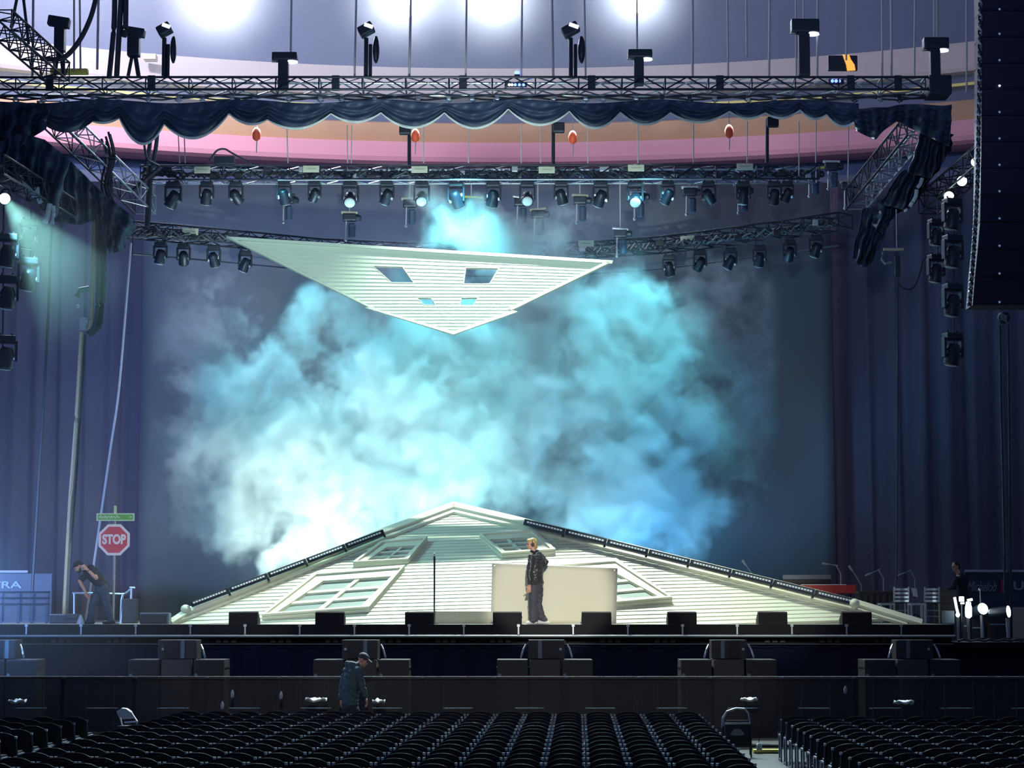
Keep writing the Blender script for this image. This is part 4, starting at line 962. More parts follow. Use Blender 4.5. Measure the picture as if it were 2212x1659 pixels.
# thin pole on the stage
c = floor_pt(938, 45.05); t = thing('thin_pole', c, 'thin dark upright pole standing on stage before the gable', 'pole')
mb = MB(); mb.tube([c, c + Vector((0, 0, 1.42))], [.016, .022], 8); mb.build('shaft', M['trussdark'], t)
mb = MB(); mb.lathe(c, [(.09, 0), (.09, .012), (.02, .02)], 14); mb.build('base_plate', M['trussdark'], t)
mb = MB(); mb.lathe(c + Vector((0, 0, 1.42)), [(.022, 0), (.02, .06), (.008, .08)], 8); mb.build('tip', M['trim'], t)
# cream board
c = floor_pt(1196, 45.3); t = thing('cream_board', c, 'large blank cream board standing on edge behind the person in the leather jacket', 'board')
q = [floor_pt(1061, 45.3), floor_pt(1330, 45.3), at(1333, 1229, 45.42), at(1064, 1218, 45.42)]
mb = MB(); mb.grid(lambda u, v: (q[0].lerp(q[1], u)).lerp(q[3].lerp(q[2], u), v) + Vector((0, .005 * math.sin(u * 9 + v * 3) + .003 * math.sin(v * 14), 0)), 30, 14, thick=(0, .03, 0)); mb.build('panel', M['board'], t, smooth=True)
mb = MB()
for p, r in ((q[0], q[1]), (q[1], q[2]), (q[2], q[3]), (q[3], q[0])): mb.tube([p + Vector((0, .01, 0.012)), r + Vector((0, .01, 0.012))], .014, 6)
mb.build('edge_trim', M['whiteplastic'], t)
mb = MB(); mb.tube([q[3].lerp(q[2], .5) + Vector((0, .05, -.1)), floor_pt(1196, 45.75)], .02, 6); mb.build('back_strut', M['trim'], t)

# stop sign with street sign
c = floor_pt(244, 45.2); t = thing('stop_sign', c, 'red octagonal stop sign on a grey post with green street sign above', 'sign')
mb = MB(); mb.tube([c, at(249, 1094, 45.24)], .026, 8)
for k in range(16): mb.box(c.lerp(at(249, 1094, 45.24), (k + .5) / 16), (.058, .02, .02))
mb.build('post', M['steel'], t)
mb = MB(); mb.lathe(c, [(.14, 0), (.14, .015), (.05, .03)], 14); mb.build('base_plate', M['trussdark'], t)
cc = at(246.5, 1166, 45.12); R8 = px2m(33.5, 45.1) / math.cos(PI / 8)
def octo(r, dy): return [cc + Vector((r * math.cos(PI / 8 + k * PI / 4), dy, r * math.sin(PI / 8 + k * PI / 4))) for k in range(8)]
mb = MB(); mb.prism(octo(R8, 0), (0, .02, 0)); pl = mb.build('octagon_plate', M['white'], t)
mb = MB(); mb.prism(octo(R8 * .84, -.006), (0, .006, 0)); mb.build('red_field', M['red'], pl)
tm = text_mb('STOP', .34, .003, 0.0, .016); xs = [v.x for v in tm.v]; ys = [v.y for v in tm.v]
fx = px2m(51, 45) / (max(xs) - min(xs)); fz = px2m(22, 45) / (max(ys) - min(ys))
stand_text(tm, cc + Vector((0, -.012, 0)), fx, fz); tm.build('stop_lettering', M['white'], pl)
s0 = at(249.5, 1117, 45.14); mb = MB(); mb.cbox(s0, (px2m(82, 45.1), .02, px2m(16.5, 45.1)), .006); sp_ = mb.build('street_sign', M['palegreen'], t)
mb = MB(); mb.box(s0 + Vector((.0, -.011, 0)), (px2m(76, 45.1), .004, px2m(11.5, 45.1))); mb.build('green_field', M['green'], sp_)
mb = MB()      # worn pale lettering strokes
for k in range(15):
    x = -.34 + k * .030; mb.box(s0 + Vector((x, -.015, .008 * math.sin(k * 2.1))), (.017, .004, .055 + .02 * math.sin(k * 1.7)), (0, .35 * math.sin(k * 3.3), 0))
for x in (.30, .33): mb.box(s0 + Vector((x, -.015, 0)), (.014, .004, .05), (0, .3, 0))
mb.build('worn_lettering', M['palegreen'], sp_)
mb = MB(); mb.box(at(249, 1101, 45.2), (.07, .012, .17), (0, 0, .9)); mb.box(at(249, 1108, 45.18), (.05, .06, .05)); mb.build('cross_blade', M['palegreen'], t)

# ================================================================== SUBWOOFER STACKS
def sub(px0, px1, m, Y, label, zt=None, side=None):
    a = at(px0, 1425, Y); b = at(px1, 1425, Y); ztop = at(CX, 1425, Y).z if zt is None else zt
    c = Vector(((a.x + b.x) / 2, Y + .42, 0)); w = b.x - a.x - .012
    t = thing('subwoofer', c, label, 'speaker', 'subwoofers in the barricade pit')
    mb = MB(); mb.cbox(c + Vector((0, 0, ztop / 2)), (w, .84, ztop), .018); mb.build('cabinet', M['speaker' if m != 'speakerbrown' else m], t)
    mb = MB(); mb.box(c + Vector((0, -.425, ztop / 2)), (w - .05, .012, ztop - .06)); mb.build('grille', M[m], t)
    if m != 'speakerbrown':
        mb = MB(); mb.lathe(c + Vector((-w / 2 + .05, -.436, ztop - .30)), [(.035, -.008), (.03, .008)], 12, axis='y'); mb.build('badge', M['chairgrey'], t)
    mb = MB()
    for k in (-1, 1): mb.box(c + Vector((k * (w / 2 + .004), 0, ztop - .16)), (.012, .7, .03))
    mb.build('side_groove', M['black'], t)
    return ztop
STK = [(-118, 'leftmost stack, at the left edge'), (381, 'second stack, below the stop sign side of the stage'), (780, 'stack behind the person in the hoodie'), (1177, 'middle stack under the person in the leather jacket'), (1574, 'second stack from the right'), (1971, 'rightmost stack')]
YS = 42.0
for px, nm in STK:
    dx = [(-104, -36), (-33, 34), (37, 104)]
    if px < 0: dx = [(100, 160), (130, 198)]; dx = [(60, 128), (131, 198)]
    for k, (a, b) in enumerate(dx):
        m = 'speakerbrown' if (k == 1 and px > 0) else 'black'  # centre bay browner: light on its grille put into the colour
        zt = sub(px + a, px + b, m, YS, ['dark left-hand subwoofer, ', 'brownish centre subwoofer, ', 'dark right-hand subwoofer, '][k if px > 0 else (0 if k == 0 else 2)] + nm)
    off = {381: 0, 780: -3, 1177: 4, 1574: 3, 1971: 8}.get(px, 118)
    w = {381: 84, 780: 76, 1177: 78, 1574: 74, 1971: 78}.get(px, 60)
    ax = at(px + off - w / 2, 1425, YS).x; bx = at(px + off + w / 2, 1425, YS).x
    c = Vector(((ax + bx) / 2, YS + .40, zt + .01)); h = at(CX, 1381.5, YS).z - zt - .02; wd = bx - ax
    t = thing('front_fill_speaker', c, 'front-fill speaker on top of the ' + nm, 'speaker', 'front-fill speakers')
    yaw = -.06 if px < 900 else (.05 if px > 1300 else 0)
    mb = MB(); mb.cbox(c + Vector((0, 0, h / 2)), (wd, .52, h), .015, (0, 0, yaw)); mb.build('cabinet', M['speaker'], t)
    mb = MB(); sx = .10 if px < 900 else -.13; mb.box(c + Vector((sx, -.265, h / 2)), (.075, .02, h * .94), (0, 0, yaw)); mb.build('centre_strip', M['chairgrey'], t)
    for k in (-1, 1):
        mb = MB(); mb.box(c + Vector((k * wd * .24 + sx * .5, -.262, h / 2)), (wd * .36, .012, h * .9), (0, 0, yaw)); mb.build('grille', M['black'], t)
    mb = MB(); mb.lathe(c + Vector((-sx * 2.1 if px > 900 else -.29, -.275, h * .52)), [(.028, -.006), (.022, .006)], 10, axis='y'); mb.build('badge', M['steel'], t)
    # looped cables at its side
    sd = 1 if px < 900 else -1
    for j, sd in enumerate((1, -1)):
        if (px < 900 and sd < 0) : continue
        mb = MB(); x = sd * (wd / 2 + .05)
        mb.tube([c + Vector((x, -.1, h * .75)), c + Vector((x + sd * .05, -.16, h * .5)), c + Vector((x + sd * .08, -.2, h * .25)), c + Vector((x + sd * .10, -.2, .02))], .022, 6)
        mb.build('side_cable', M['alu'], t)

# ================================================================== CROWD BARRICADE
YBA = 39.0; ZB = at(CX, 1461, YBA).z; PW = 155
k0 = 0
for i in range(-1, 15):
    px = 293 + PW * (i - 1) - 2
    x0_ = at(px, 1461, YBA).x; x1_ = at(px + PW, 1461, YBA).x; wd = x1_ - x0_; c = Vector(((x0_ + x1_) / 2, YBA, 0))
    n_ = i + 2
    t = thing('crowd_barricade', c, 'dark perforated crowd barricade panel, %s from the left in the row' % ORD[n_], 'barricade', 'crowd barricade panels')
    mb = MB(); mb.box(c + Vector((0, 0, ZB / 2 + .03)), (wd - .02, .012, ZB - .14)); mb.build('mesh_panel', M['mesh'], t)
    mb = MB(); mb.cbox(c + Vector((0, .02, ZB - .025)), (wd - .004, .13, .05), .015); mb.build('top_rail', M['speakerbrown'], t)
    for sx in (-1, 1):
        mb = MB(); mb.box(c + Vector((sx * (wd / 2 - .02), .02, ZB / 2)), (.035, .04, ZB - .02)); mb.build('upright', M['speaker'], t)
    for sx in (-.2, .2):
        mb = MB(); mb.box(c + Vector((sx * wd, .12, ZB / 2 - .03)), (.012, .02, ZB - .1)); mb.build('rear_brace', M['chairgrey'], t)
    mb = MB(); mb.box(c + Vector((0, .35, .66)), (wd * .42, .30, .02)); mb.build('security_step', M['chairgrey'], t)
    mb = MB(); mb.box(c + Vector((0, -.02, .02)), (wd - .02, .5, .03)); mb.build('foot_plate', M['speaker'], t)
    mb = MB(); mb.box(c + Vector((-wd / 2 + .02, -.055, ZB - .015)), (.06, .03, .03)); mb.build('coupling_pin', M['chairgrey'], t)
# towels and bottles on the barricade steps
for i, (px, py, w, lab) in enumerate([(683, 1510, 44, 'crumpled white towel in the pit left of the person in the hoodie'), (1618, 1509, 34, 'crumpled pale towel in the pit above the arched grey chair'), (1952, 1515, 40, 'long pale towel in the pit at the right'), (1826, 1490, 14, 'small pale bottle on the right part of the barricade'), (502, 1499, 10, 'small white bottle in the pit behind the barricade at the left'), (607, 1502, 10, 'small bottle standing behind the barricade left of the white towel'), (480, 1524, 9, 'small white bottle low behind the barricade by the bright subwoofer'), (818, 1513, 26, 'flat pale towel right of the hand of the person in the hoodie'), (38, 1513, 34, 'flat white towel in the pit at the far left')]):
    c = at(px, py, YBA - .42); wm = px2m(w, 39)
    mb = MB()
    if w > 16:
        mb.grid(lambda u, v: c + Vector(((u - .5) * wm, (v - .5) * .22, .02 * math.sin(u * 9 + v * 5) + .03 * mnoise.noise(Vector((u * 4, v * 3, i))))), 16, 6, thick=(0, 0, -.03))
        tag(mb.build('towel', M['whiteplastic'], smooth=True), lab, 'towel', 'towels on the barricade')
    else:
        mb.lathe(c, [(.024, -.07), (.028, -.04), (.028, .03), (.012, .05), (.012, .07)], 10)
        tag(mb.build('bottle', M['lettergrey'], smooth=True), lab, 'bottle', 'bottles at the barricade')

# ================================================================== PERIMETER BOARDS (rink walls at both sides)
def ribbon(px0, px1, py0, py1, Y, label):
    a = at(px0, py0, Y); b = at(px1, py1, Y); c = Vector(((a.x + b.x) / 2, Y, (a.z + b.z) / 2))
    t = thing('perimeter_board', Vector((c.x, Y, 0)), label, 'board')
    mb = MB(); mb.box(Vector((c.x, Y + .05, a.z / 2)), (b.x - a.x, .1, a.z)); bd = mb.build('panel', M['ribbon'], t)
    return t, bd
t, bd = ribbon(2085, 2400, 1237, 1300, 50.5, 'dark advertising board with pale script and crimson bar at the right edge')
for (p, q) in ((2084, 2175), (2184, 2300)):
    mb = MB(); mb.tube([at(p, 1234, 50.4), at(q, 1234, 50.4)], .03, 8); mb.build('top_rail', M['railpink'], t)
mb = text_mb('Michelob', .5, .004, 0.5); xs = [v.x for v in mb.v]; ys = [v.y for v in mb.v]
stand_text(mb, at(2119, 1268, 50.47), px2m(64, 50.5) / (max(xs) - min(xs)), px2m(21, 50.5) / (max(ys) - min(ys))); mb.build('script_lettering', M['lettergrey'], bd)
mb = text_mb('ULTRA', .5, .004, 0.0, .012); xs = [v.x for v in mb.v]; ys = [v.y for v in mb.v]
stand_text(mb, at(2242, 1266, 50.47), px2m(108, 50.5) / (max(xs) - min(xs)), px2m(19, 50.5) / (max(ys) - min(ys))); mb.build('block_lettering', M['lettergrey'], bd)
mb = MB(); a = at(2166, 1266, 50.46); mb.box(a, (px2m(9, 50.5), .012, px2m(29, 50.5))); mb.build('crimson_bar', M['redbar'], bd)
mb = MB(); mb.box(at(2200, 1350, 49.6), (.8, .5, px2m(76, 49.6))); tag(mb.build('road_case', M['case']), 'tall beige road case standing at the right edge beside the barrel lamp', 'case')
t, bd = ribbon(-200, 110, 1239, 1345, 50.5, 'dark advertising board with pale block letters at the left edge')
mb = MB(); mb.tube([at(-200, 1235, 50.4), at(60, 1235, 50.4)], .03, 8); mb.build('top_rail', M['railpink'], t)
mb = text_mb('ULTRA', .5, .004, 0.0, .012); xs = [v.x for v in mb.v]; ys = [v.y for v in mb.v]
stand_text(mb, at(-8, 1264, 50.47), px2m(108, 50.5) / (max(xs) - min(xs)), px2m(15, 50.5) / (max(ys) - min(ys))); mb.build('block_lettering', M['lettergrey'], bd)
# cage cart at the left edge
c = floor_pt(45, 47.5); t = thing('cage_cart', c, 'grey wire cage cart on the stage at the left edge', 'cart')
xa, xb_ = at(-60, 1300, 47.5).x, at(108, 1300, 47.5).x
for k, py in enumerate((1279, 1292, 1305)):
    mb = MB(); z = at(0, py, 47.5).z; mb.tube([Vector((xa, 47.5, z)), Vector((xb_, 47.5, z))], .022, 6); mb.build('rail', M['trussdark'], t)
for px in (2, 40, 69, 101):
    mb = MB(); x = at(px, 1300, 47.5).x; mb.box(Vector((x, 47.52, (at(0, 1279, 47.5).z + ZS) / 2)), (.06, .04, at(0, 1279, 47.5).z - ZS)); mb.build('post', M['trussdark'], t)
mb = MB(); mb.grid(lambda u, v: (xa + (xb_ - xa) * u, 47.56, ZS + .05 + (at(0, 1281, 47.5).z - ZS - .05) * v), 14, 6); mb.build('wire_panel', M['mesh'], t)
c = floor_pt(136, 46.6); mb = MB(); mb.cbox(c + Vector((0, .2, .105)), (.60, .4, .21), .02); t = mb.build('stage_box', M['speaker']); tag(t, 'low dark box left of the bending person', 'box')
mb = MB(); mb.tube([at(106, 1328, 46.38), at(140, 1328, 46.38)], .012, 6); mb.build('lid_edge', M['steel'], t)
c = floor_pt(277, 47.2); mb = MB(); mb.cbox(c + Vector((0, .2, .27)), (.30, .4, .54), .02); tag(mb.build('flight_case', M['black']), 'upright black case right of the stop sign post', 'case')
t = thing('hand_cart', floor_pt(250, 47.8), 'pale handled cart behind the stop sign post', 'cart')
mb = MB(); mb.tube([at(*p, 47.8) for p in [(156, 1281), (200, 1281), (268, 1283), (282, 1274)]], .022, 6); mb.build('push_rail', M['steel'], t)
mb = MB(); mb.tube([at(*p, 47.8) for p in [(283, 1296), (284, 1270)]], .028, 6); mb.tube([at(280, 1269, 47.8), at(292, 1270, 47.8)], .022, 6); mb.tube([at(272, 1282, 47.8), at(282, 1272, 47.8)], .02, 6); mb.build('handle', M['steel'], t)
mb = MB(); mb.tube([at(261, 1346, 47.8), at(263, 1296, 47.8), at(266, 1284, 47.8)], .03, 6); mb.build('leg', M['steel'], t)
mb = MB(); mb.tube([floor_pt(160, 47.8), at(160, 1281, 47.8)], .022, 6); mb.build('leg', M['steel'], t)
c = floor_pt(174, 45.0); mb = MB(); mb.lathe(c, [(.085, 0), (.075, .06), (.03, .17), (.012, .20)], 14); tag(mb.build('white_cone', M['whiteplastic'], smooth=False), 'small white cone on the stage at the feet of the bending person', 'cone')

# ================================================================== BAND CORNER (right)
YK = 50.0
t = thing('keyboard', floor_pt(1790, YK), 'red keyboard on a stand behind the right slope of the gable', 'keyboard')
zk = at(0, 1273, YK).z; a = at(1725, 1270, YK).x; b = at(1846, 1270, YK).x
mb = MB(); mb.cbox(Vector(((a + b) / 2, YK, zk)), (b - a, .45, .20), .02); mb.build('body', M['organ'], t)
mb = MB(); mb.box(Vector(((a + b) / 2 - .1, YK - .16, zk + .105)), ((b - a) * .8, .12, .015)); mb.build('keys', M['whiteplastic'], t)
for x in (a + .2, b - .2):
    mb = MB(); mb.tube([Vector((x - .12, YK, ZS)), Vector((x + .12, YK, zk - .1))], .02, 6); mb.tube([Vector((x + .12, YK, ZS)), Vector((x - .12, YK, zk - .1))], .02, 6); mb.build('stand_leg', M['trussdark'], t)
t = thing('keyboard', floor_pt(1750, YK + .5), 'dark upper keyboard with grey top edge above the red keyboard', 'keyboard')
zk2 = at(0, 1256, YK + .5).z; a = at(1695, 1250, YK).x; b = at(1800, 1250, YK).x
mb = MB(); mb.cbox(Vector(((a + b) / 2, YK + .5, zk2)), (b - a, .35, .12), .02); mb.build('body', M['black'], t)
mb = MB(); mb.cbox(Vector(((a + b) / 2, YK + .34, zk2 + .10)), (b - a, .03, .10), .01); mb.build('top_panel', M['chairgrey'], t)
mb = MB(); mb.tube([Vector(((a + b) / 2, YK + .5, ZS)), Vector(((a + b) / 2, YK + .5, zk2))], .04, 8); mb.build('stand', M['trussdark'], t)
def mic(px, py, px2, py2, Y, label, boom=True):
    base = floor_pt(px2 + 12, Y); t = thing('microphone_stand', base, label, 'microphone stand', 'microphone stands of the band')
    top = at(px2, py2, Y); tip = at(px, py, Y)
    mb = MB(); mb.tube([base, Vector((base.x, Y, top.z - .2)), top], .016, 6); mb.build('pole', M['steel'], t)
    mb = MB(); mb.tube([top + (top - tip) * .25, tip], .013, 6); mb.build('boom', M['steel'], t)
    d = (tip - top).normalized(); mb = MB(); mb.tube([tip, tip + d * .10, tip + d * .16], [.02, .03, .03], 8); mb.build('microphone', M['steel'], t)
    for k in range(3):
        mb = MB(); a_ = k * 2.1; mb.tube([base + Vector((0, 0, .2)), base + Vector((.28 * math.cos(a_), .28 * math.sin(a_), 0.01))], .012, 6); mb.build('leg', M['trussdark'], t)
mic(1790, 1219, 1806, 1221, 50.4, 'tallest microphone stand, leaning over the red keyboard')
mic(1842, 1234, 1850, 1246, 50.2, 'short stubby microphone stand right of the red keyboard')
mic(1883, 1238, 1898, 1231, 50.2, 'boom microphone stand left of the two ladder-back chairs')
mic(1953, 1238, 1966, 1232, 50.4, 'boom microphone stand behind the left ladder-back chair')
mic(1612, 1222, 1622, 1236, 50.6, 'faint boom stand poking above the right slope of the gable')
def ladder_chair(px, Y, label):
    c = floor_pt(px, Y); t = thing('ladder_back_chair', c, label, 'chair', 'ladder-back chairs of the band')
    w = px2m(31, Y); zt = at(0, 1268, Y).z - ZS; zs = .44
    for sx in (-1, 1):
        mb = MB(); mb.tube([c + Vector((sx * w / 2, -.2, 0)), c + Vector((sx * w / 2, -.2, zs)), c + Vector((sx * w / 2, -.26, zt))], .018, 8); mb.build('back_post', M['steel'], t)
        mb = MB(); mb.tube([c + Vector((sx * w / 2, .2, 0)), c + Vector((sx * w / 2, .2, zs))], .018, 8); mb.build('front_leg', M['steel'], t)
    for k in range(4):
        mb = MB(); z = zt - .05 - k * .085; mb.grid(lambda u, v: c + Vector(((u - .5) * w, -.25 - .04 * math.sin(u * PI), z + v * .05 - .03)), 8, 1, thick=(0, .012, 0)); mb.build('back_slat', M['alu'], t)
    mb = MB(); mb.cbox(c + Vector((0, 0, zs + .02)), (w + .04, .44, .045), .015); mb.build('seat', M['black'], t)
    for z in (.15, .28):
        mb = MB(); mb.tube([c + Vector((-w / 2, -.2, z)), c + Vector((w / 2, -.2, z))], .012, 6); mb.build('stretcher', M['steel'], t)
ladder_chair(1944, 47.6, 'left of the two shiny ladder-back chairs at the band corner')
ladder_chair(2010, 47.6, 'right of the two shiny ladder-back chairs at the band corner')
def frame_stool(px, w, Y, label):
    c = floor_pt(px, Y); t = thing('frame_table', c, label, 'table', 'small frame tables of the band'); wm = px2m(w, Y); z = at(0, 1303, Y).z - ZS
    mb = MB(); mb.cbox(c + Vector((0, 0, z - .02)), (wm, .40, .045), .008); mb.build('top', M['steel'], t)
    for sx in (-1, 1):
        for sy in (-1, 1):
            mb = MB(); mb.box(c + Vector((sx * (wm / 2 - .02), sy * .18, z / 2 - .02)), (.035, .035, z - .04)); mb.build('leg', M['steel'], t)
frame_stool(1915, 32, 46.9, 'small square-framed side table left of the left ladder-back chair')
frame_stool(1981, 34, 46.9, 'small square-framed side table between the two ladder-back chairs')
t = thing('covered_table', floor_pt(1895, 49.4), 'black draped table behind the frame tables at the band corner', 'table')
a, b = at(1850, 1290, 49.4).x, at(1935, 1290, 49.4).x; zt = at(0, 1281, 49.4).z
mb = MB(); mb.grid(lambda u, v: (a + (b - a) * u, 49.1 - .03 * math.sin(u * 40) * (1 - v), ZS + (zt - ZS) * v), 40, 3, thick=(0, .55, 0)); mb.build('cloth', M['black'], t)
mb = MB(); mb.cbox(Vector(((a + b) / 2, 49.4, zt + .02)), (b - a, .6, .04), .01); mb.build('top', M['speaker'], t)
t = thing('sheet_music', at(1976, 1280, 48.6), 'small white sheet music clipped up between the ladder-back chairs', 'paper')
mb = MB(); mb.prism([at(x, y, 48.6) for x, y in ((1968, 1270), (1980, 1271), (1983, 1290), (1973, 1288))], (0, .008, 0)); mb.build('sheet', M['whiteplastic'], t)
mb = MB(); mb.tube([floor_pt(1976, 48.65), at(1976, 1280, 48.65)], .012, 6); mb.build('stand', M['trussdark'], t)
t = thing('amp_rack', floor_pt(2042, 47.8), 'dark stacked amplifier rack right of the right ladder-back chair', 'rack')
mb = MB(); mb.cbox(floor_pt(2042, 47.8) + Vector((0, 0, .37)), (.46, .4, .74), .02); rk = mb.build('case', M['speaker'], t)
for k in range(5):
    mb = MB(); mb.box(floor_pt(2042, 47.58) + Vector((0, 0, .12 + .13 * k)), (.40, .02, .09)); mb.build('amplifier', M['speakerbrown'], rk)
t = thing('percussion_table', floor_pt(2035, 49.6), 'narrow pale-edged table under the hands of the seated player', 'table')
mb = MB(); mb.cbox(at(2036, 1283, 49.6), (.30, .3, .03), .01); mb.build('top', M['steel'], t)
mb = MB(); mb.tube([floor_pt(2036, 49.6), at(2036, 1283, 49.6)], .03, 8); mb.build('post', M['trussdark'], t)
mb = MB(); mb.cbox(Vector((at(2052, 1334, 46.4).x, 46.6, ZS + .14)), (.22, .3, .28), .02); tag(mb.build('stage_box', M['chairgrey']), 'grey-green box at the right end of the stage', 'box')
# floor lamps on the side platform
ZP_ = at(2150, 1386, 45).z
def floor_lamp_on(px, py, Y, r, face, glow, label, kind='can'):
    c = at(px, py, Y); b = Vector((c.x, Y, ZP_)); t = thing('floor_lamp', b, label, 'lamp', 'floor lamps on the side platform')
    R = Vector(face).to_track_quat('Z', 'Y').to_matrix()
    if kind == 'can':
        mb = MB(); mb.lathe(c, [(r * .6, -r * 3.4), (r * .9, -r * 3.0), (r * 1.05, -.02), (r * 1.12, 0)], 18, rot=R); mb.build('barrel', M['trussdark'], t, smooth=True)
    else:
        mb = MB(); mb.lathe(c, [(r * .5, -r * 1.6), (r * 1.0, -r * 1.0), (r * 1.12, 0)], 18, rot=R); mb.build('reflector', M['trussdark'], t, smooth=True)
    mb = MB(); mb.lathe(c, [(r, -.005), (r * .97, .012), (r * .6, .03)], 18, rot=R); mb.build('lens', M[glow], t, smooth=True)
    mb = MB(); mb.tube([c + Vector((-.02, .06, -r)), Vector((c.x, Y + .06, ZP_ + .05))], .035, 8); mb.build('stand', M['steel'], t)
    mb = MB(); mb.cbox(b + Vector((0, .05, .03)), (.30, .3, .06), .015); mb.build('base', M['trussdark'], t)
floor_lamp_on(2123, 1315, 46.4, .125, (.35, -1, .25), 'glowteal', 'bright oval lamp low on the side platform, middle of the lit lamps', 'can')
floor_lamp_on(2178, 1321, 46.2, .125, (.9, -.55, .1), 'glowteal', 'dark barrel lamp with bright lens before the beige road case')
c = at(2092, 1318, 46.3); t = thing('floor_lamp', Vector((c.x, 46.3, ZP_)), 'tall bright bottle-shaped lamp left of the oval lamp on the side platform', 'lamp', 'floor lamps on the side platform')
mb = MB(); mb.lathe(c, [(.03, -.17), (.07, -.13), (.075, .05), (.05, .14), (.04, .17)], 14); mb.build('bulb_tube', M['glowteal'], t, smooth=True)
mb = MB(); mb.cbox(at(2092, 1303, 46.3), (.10, .06, .05), .01, (0, .2, 0)); mb.build('reflector_flap', M['glowteal'], t)
mb = MB(); mb.cbox(at(2095, 1296, 46.3), (.11, .06, .05), .01, (0, -.2, 0)); mb.build('reflector_flap', M['glowteal'], t)
mb = MB(); mb.tube([at(2091, 1334, 46.3), Vector((c.x, 46.3, ZP_))], .03, 8); mb.build('stand', M['steel'], t)
c = at(2077, 1294, 46.5); t = thing('floor_lamp', Vector((c.x, 46.5, ZP_)), 'small round bright lamp highest on the side platform', 'lamp', 'floor lamps on the side platform')
mb = MB(); mb.cbox(c, (.11, .05, .11), .03); mb.build('lens', M['glowteal'], t)
mb = MB(); mb.cbox(at(2079, 1303, 46.5), (.08, .05, .035), .01); mb.build('lower_lens', M['glowteal'], t)
mb = MB(); mb.tube([at(2077, 1306, 46.56), Vector((c.x, 46.56, ZP_))], .02, 6); mb.build('stand', M['trussdark'], t)
c = at(2069, 1327, 46.2); t = thing('floor_lamp', Vector((c.x, 46.2, ZP_)), 'slanted slim lamp at the very end of the stage', 'lamp', 'floor lamps on the side platform')
mb = MB(); mb.tube([at(2062, 1290, 46.2), at(2066, 1312, 46.2), at(2069, 1324, 46.2)], .03, 8); mb.build('tube', M['ledsheen'], t)
mb = MB(); mb.ball(at(2069, 1328, 46.2), (.045, .04, .05), 8); mb.build('bulb', M['glowteal'], t)
mb = MB(); mb.tube([at(2069, 1333, 46.2), Vector((c.x, 46.2, ZP_))], .025, 6); mb.build('stand', M['steel'], t)
mb = MB(); mb.tube([at(2117, 1275, 46.6), at(2118, 1300, 46.6), Vector((at(2118, 1300, 46.6).x, 46.6, ZP_))], .014, 6); mb.ball(at(2116, 1273, 46.6), .035, 8)
tag(mb.build('mic_pole', M['steel']), 'thin pole with a small tip above the bright oval lamp', 'pole')
for i, (px, w, h, m, lab) in enumerate([(2085, 16, 50, 'speaker', 'dark upright case behind the bottle-shaped lamp'), (2107, 24, 44, 'black', 'dark case between the bottle-shaped lamp and the oval lamp'), (2150, 40, 56, 'speaker', 'larger dark case behind the barrel lamp')]):
    Y = 47.2; x = at(px, 1380, Y).x; hm = px2m(h, Y); mb = MB(); mb.cbox(Vector((x, Y, ZP_ + hm / 2)), (px2m(w, Y), .4, hm), .015); o = mb.build('equipment_case', M[m]); tag(o, lab, 'case', 'equipment cases on the side platform')
    mb = MB(); mb.box(Vector((x, Y - .21, ZP_ + hm * .6)), (px2m(w, Y) * .8, .02, .03)); mb.build('latch_bar', M['steel'], o)
mb = MB()
for k in range(5): mb.tube([Vector((at(2062 + 28 * k, 1385, 45).x, 44.6 + .12 * (k % 2), ZP_ + .02)), Vector((at(2076 + 28 * k, 1385, 45).x, 44.75 - .1 * (k % 2), ZP_ + .05)), Vector((at(2090 + 28 * k, 1385, 45).x, 44.6 + .12 * ((k + 1) % 2), ZP_ + .02))], .025, 6)
tag(mb.build('cable_tangle', M['cable']), 'tangle of cables lying along the front of the side platform', 'cable')
# ================================================================== PEOPLE (one continuous skin body each, clothes and hair as children)
def remesh(mb, name, m, parent, vox=0.011, smooth=6, fac=0.5, fold=0.0):
    off = Vector((0, 0, 0)); p = parent
    while p is not None: off += p.location; p = p.parent
    o = bpy.data.objects.new(name + '_tmp', mb.mesh(name, m, off)); COL.objects.link(o)
    r = o.modifiers.new('r', 'REMESH'); r.mode = 'VOXEL'; r.voxel_size = vox
    s_ = o.modifiers.new('s', 'SMOOTH'); s_.iterations = smooth; s_.factor = fac
    dg = bpy.context.evaluated_depsgraph_get(); dg.update()
    me = bpy.data.meshes.new_from_object(o.evaluated_get(dg))
    if fold:      # cloth folds: smooth displacement along the normal
        ds = []
        for v in me.vertices:
            q = v.co + Vector((0, 0, .25 * v.co.x))
            ds.append(v.normal * fold * (mnoise.noise(Vector((q.x * 9, q.y * 9, q.z * 17))) + .6 * mnoise.noise(Vector((q.x * 20 + 4, q.y * 20, q.z * 34)))))
        for v, d in zip(me.vertices, ds): v.co += d
    me.name = name; me.polygons.foreach_set('use_smooth', [True] * len(me.polygons))
    if not me.materials: me.materials.append(m)
    bpy.data.objects.remove(o)
    n = bpy.data.objects.new(name, me); COL.objects.link(n); n.parent = parent
    return n
def limb(mb, pts, rs, n=12, flat=None):
    """tapered round limb with rounded ends through points"""
    P = [Vector(p) for p in pts]
    for a, b, ra, rb in zip(P[:-1], P[1:], rs[:-1], rs[1:]):
        k = max(2, int((b - a).length / 0.03))
        mb.tube([a.lerp(b, i / k) for i in range(k + 1)], [ra + (rb - ra) * i / k for i in range(k + 1)], n)
    for p, r in zip(P, rs): mb.ball(p, r, 10)
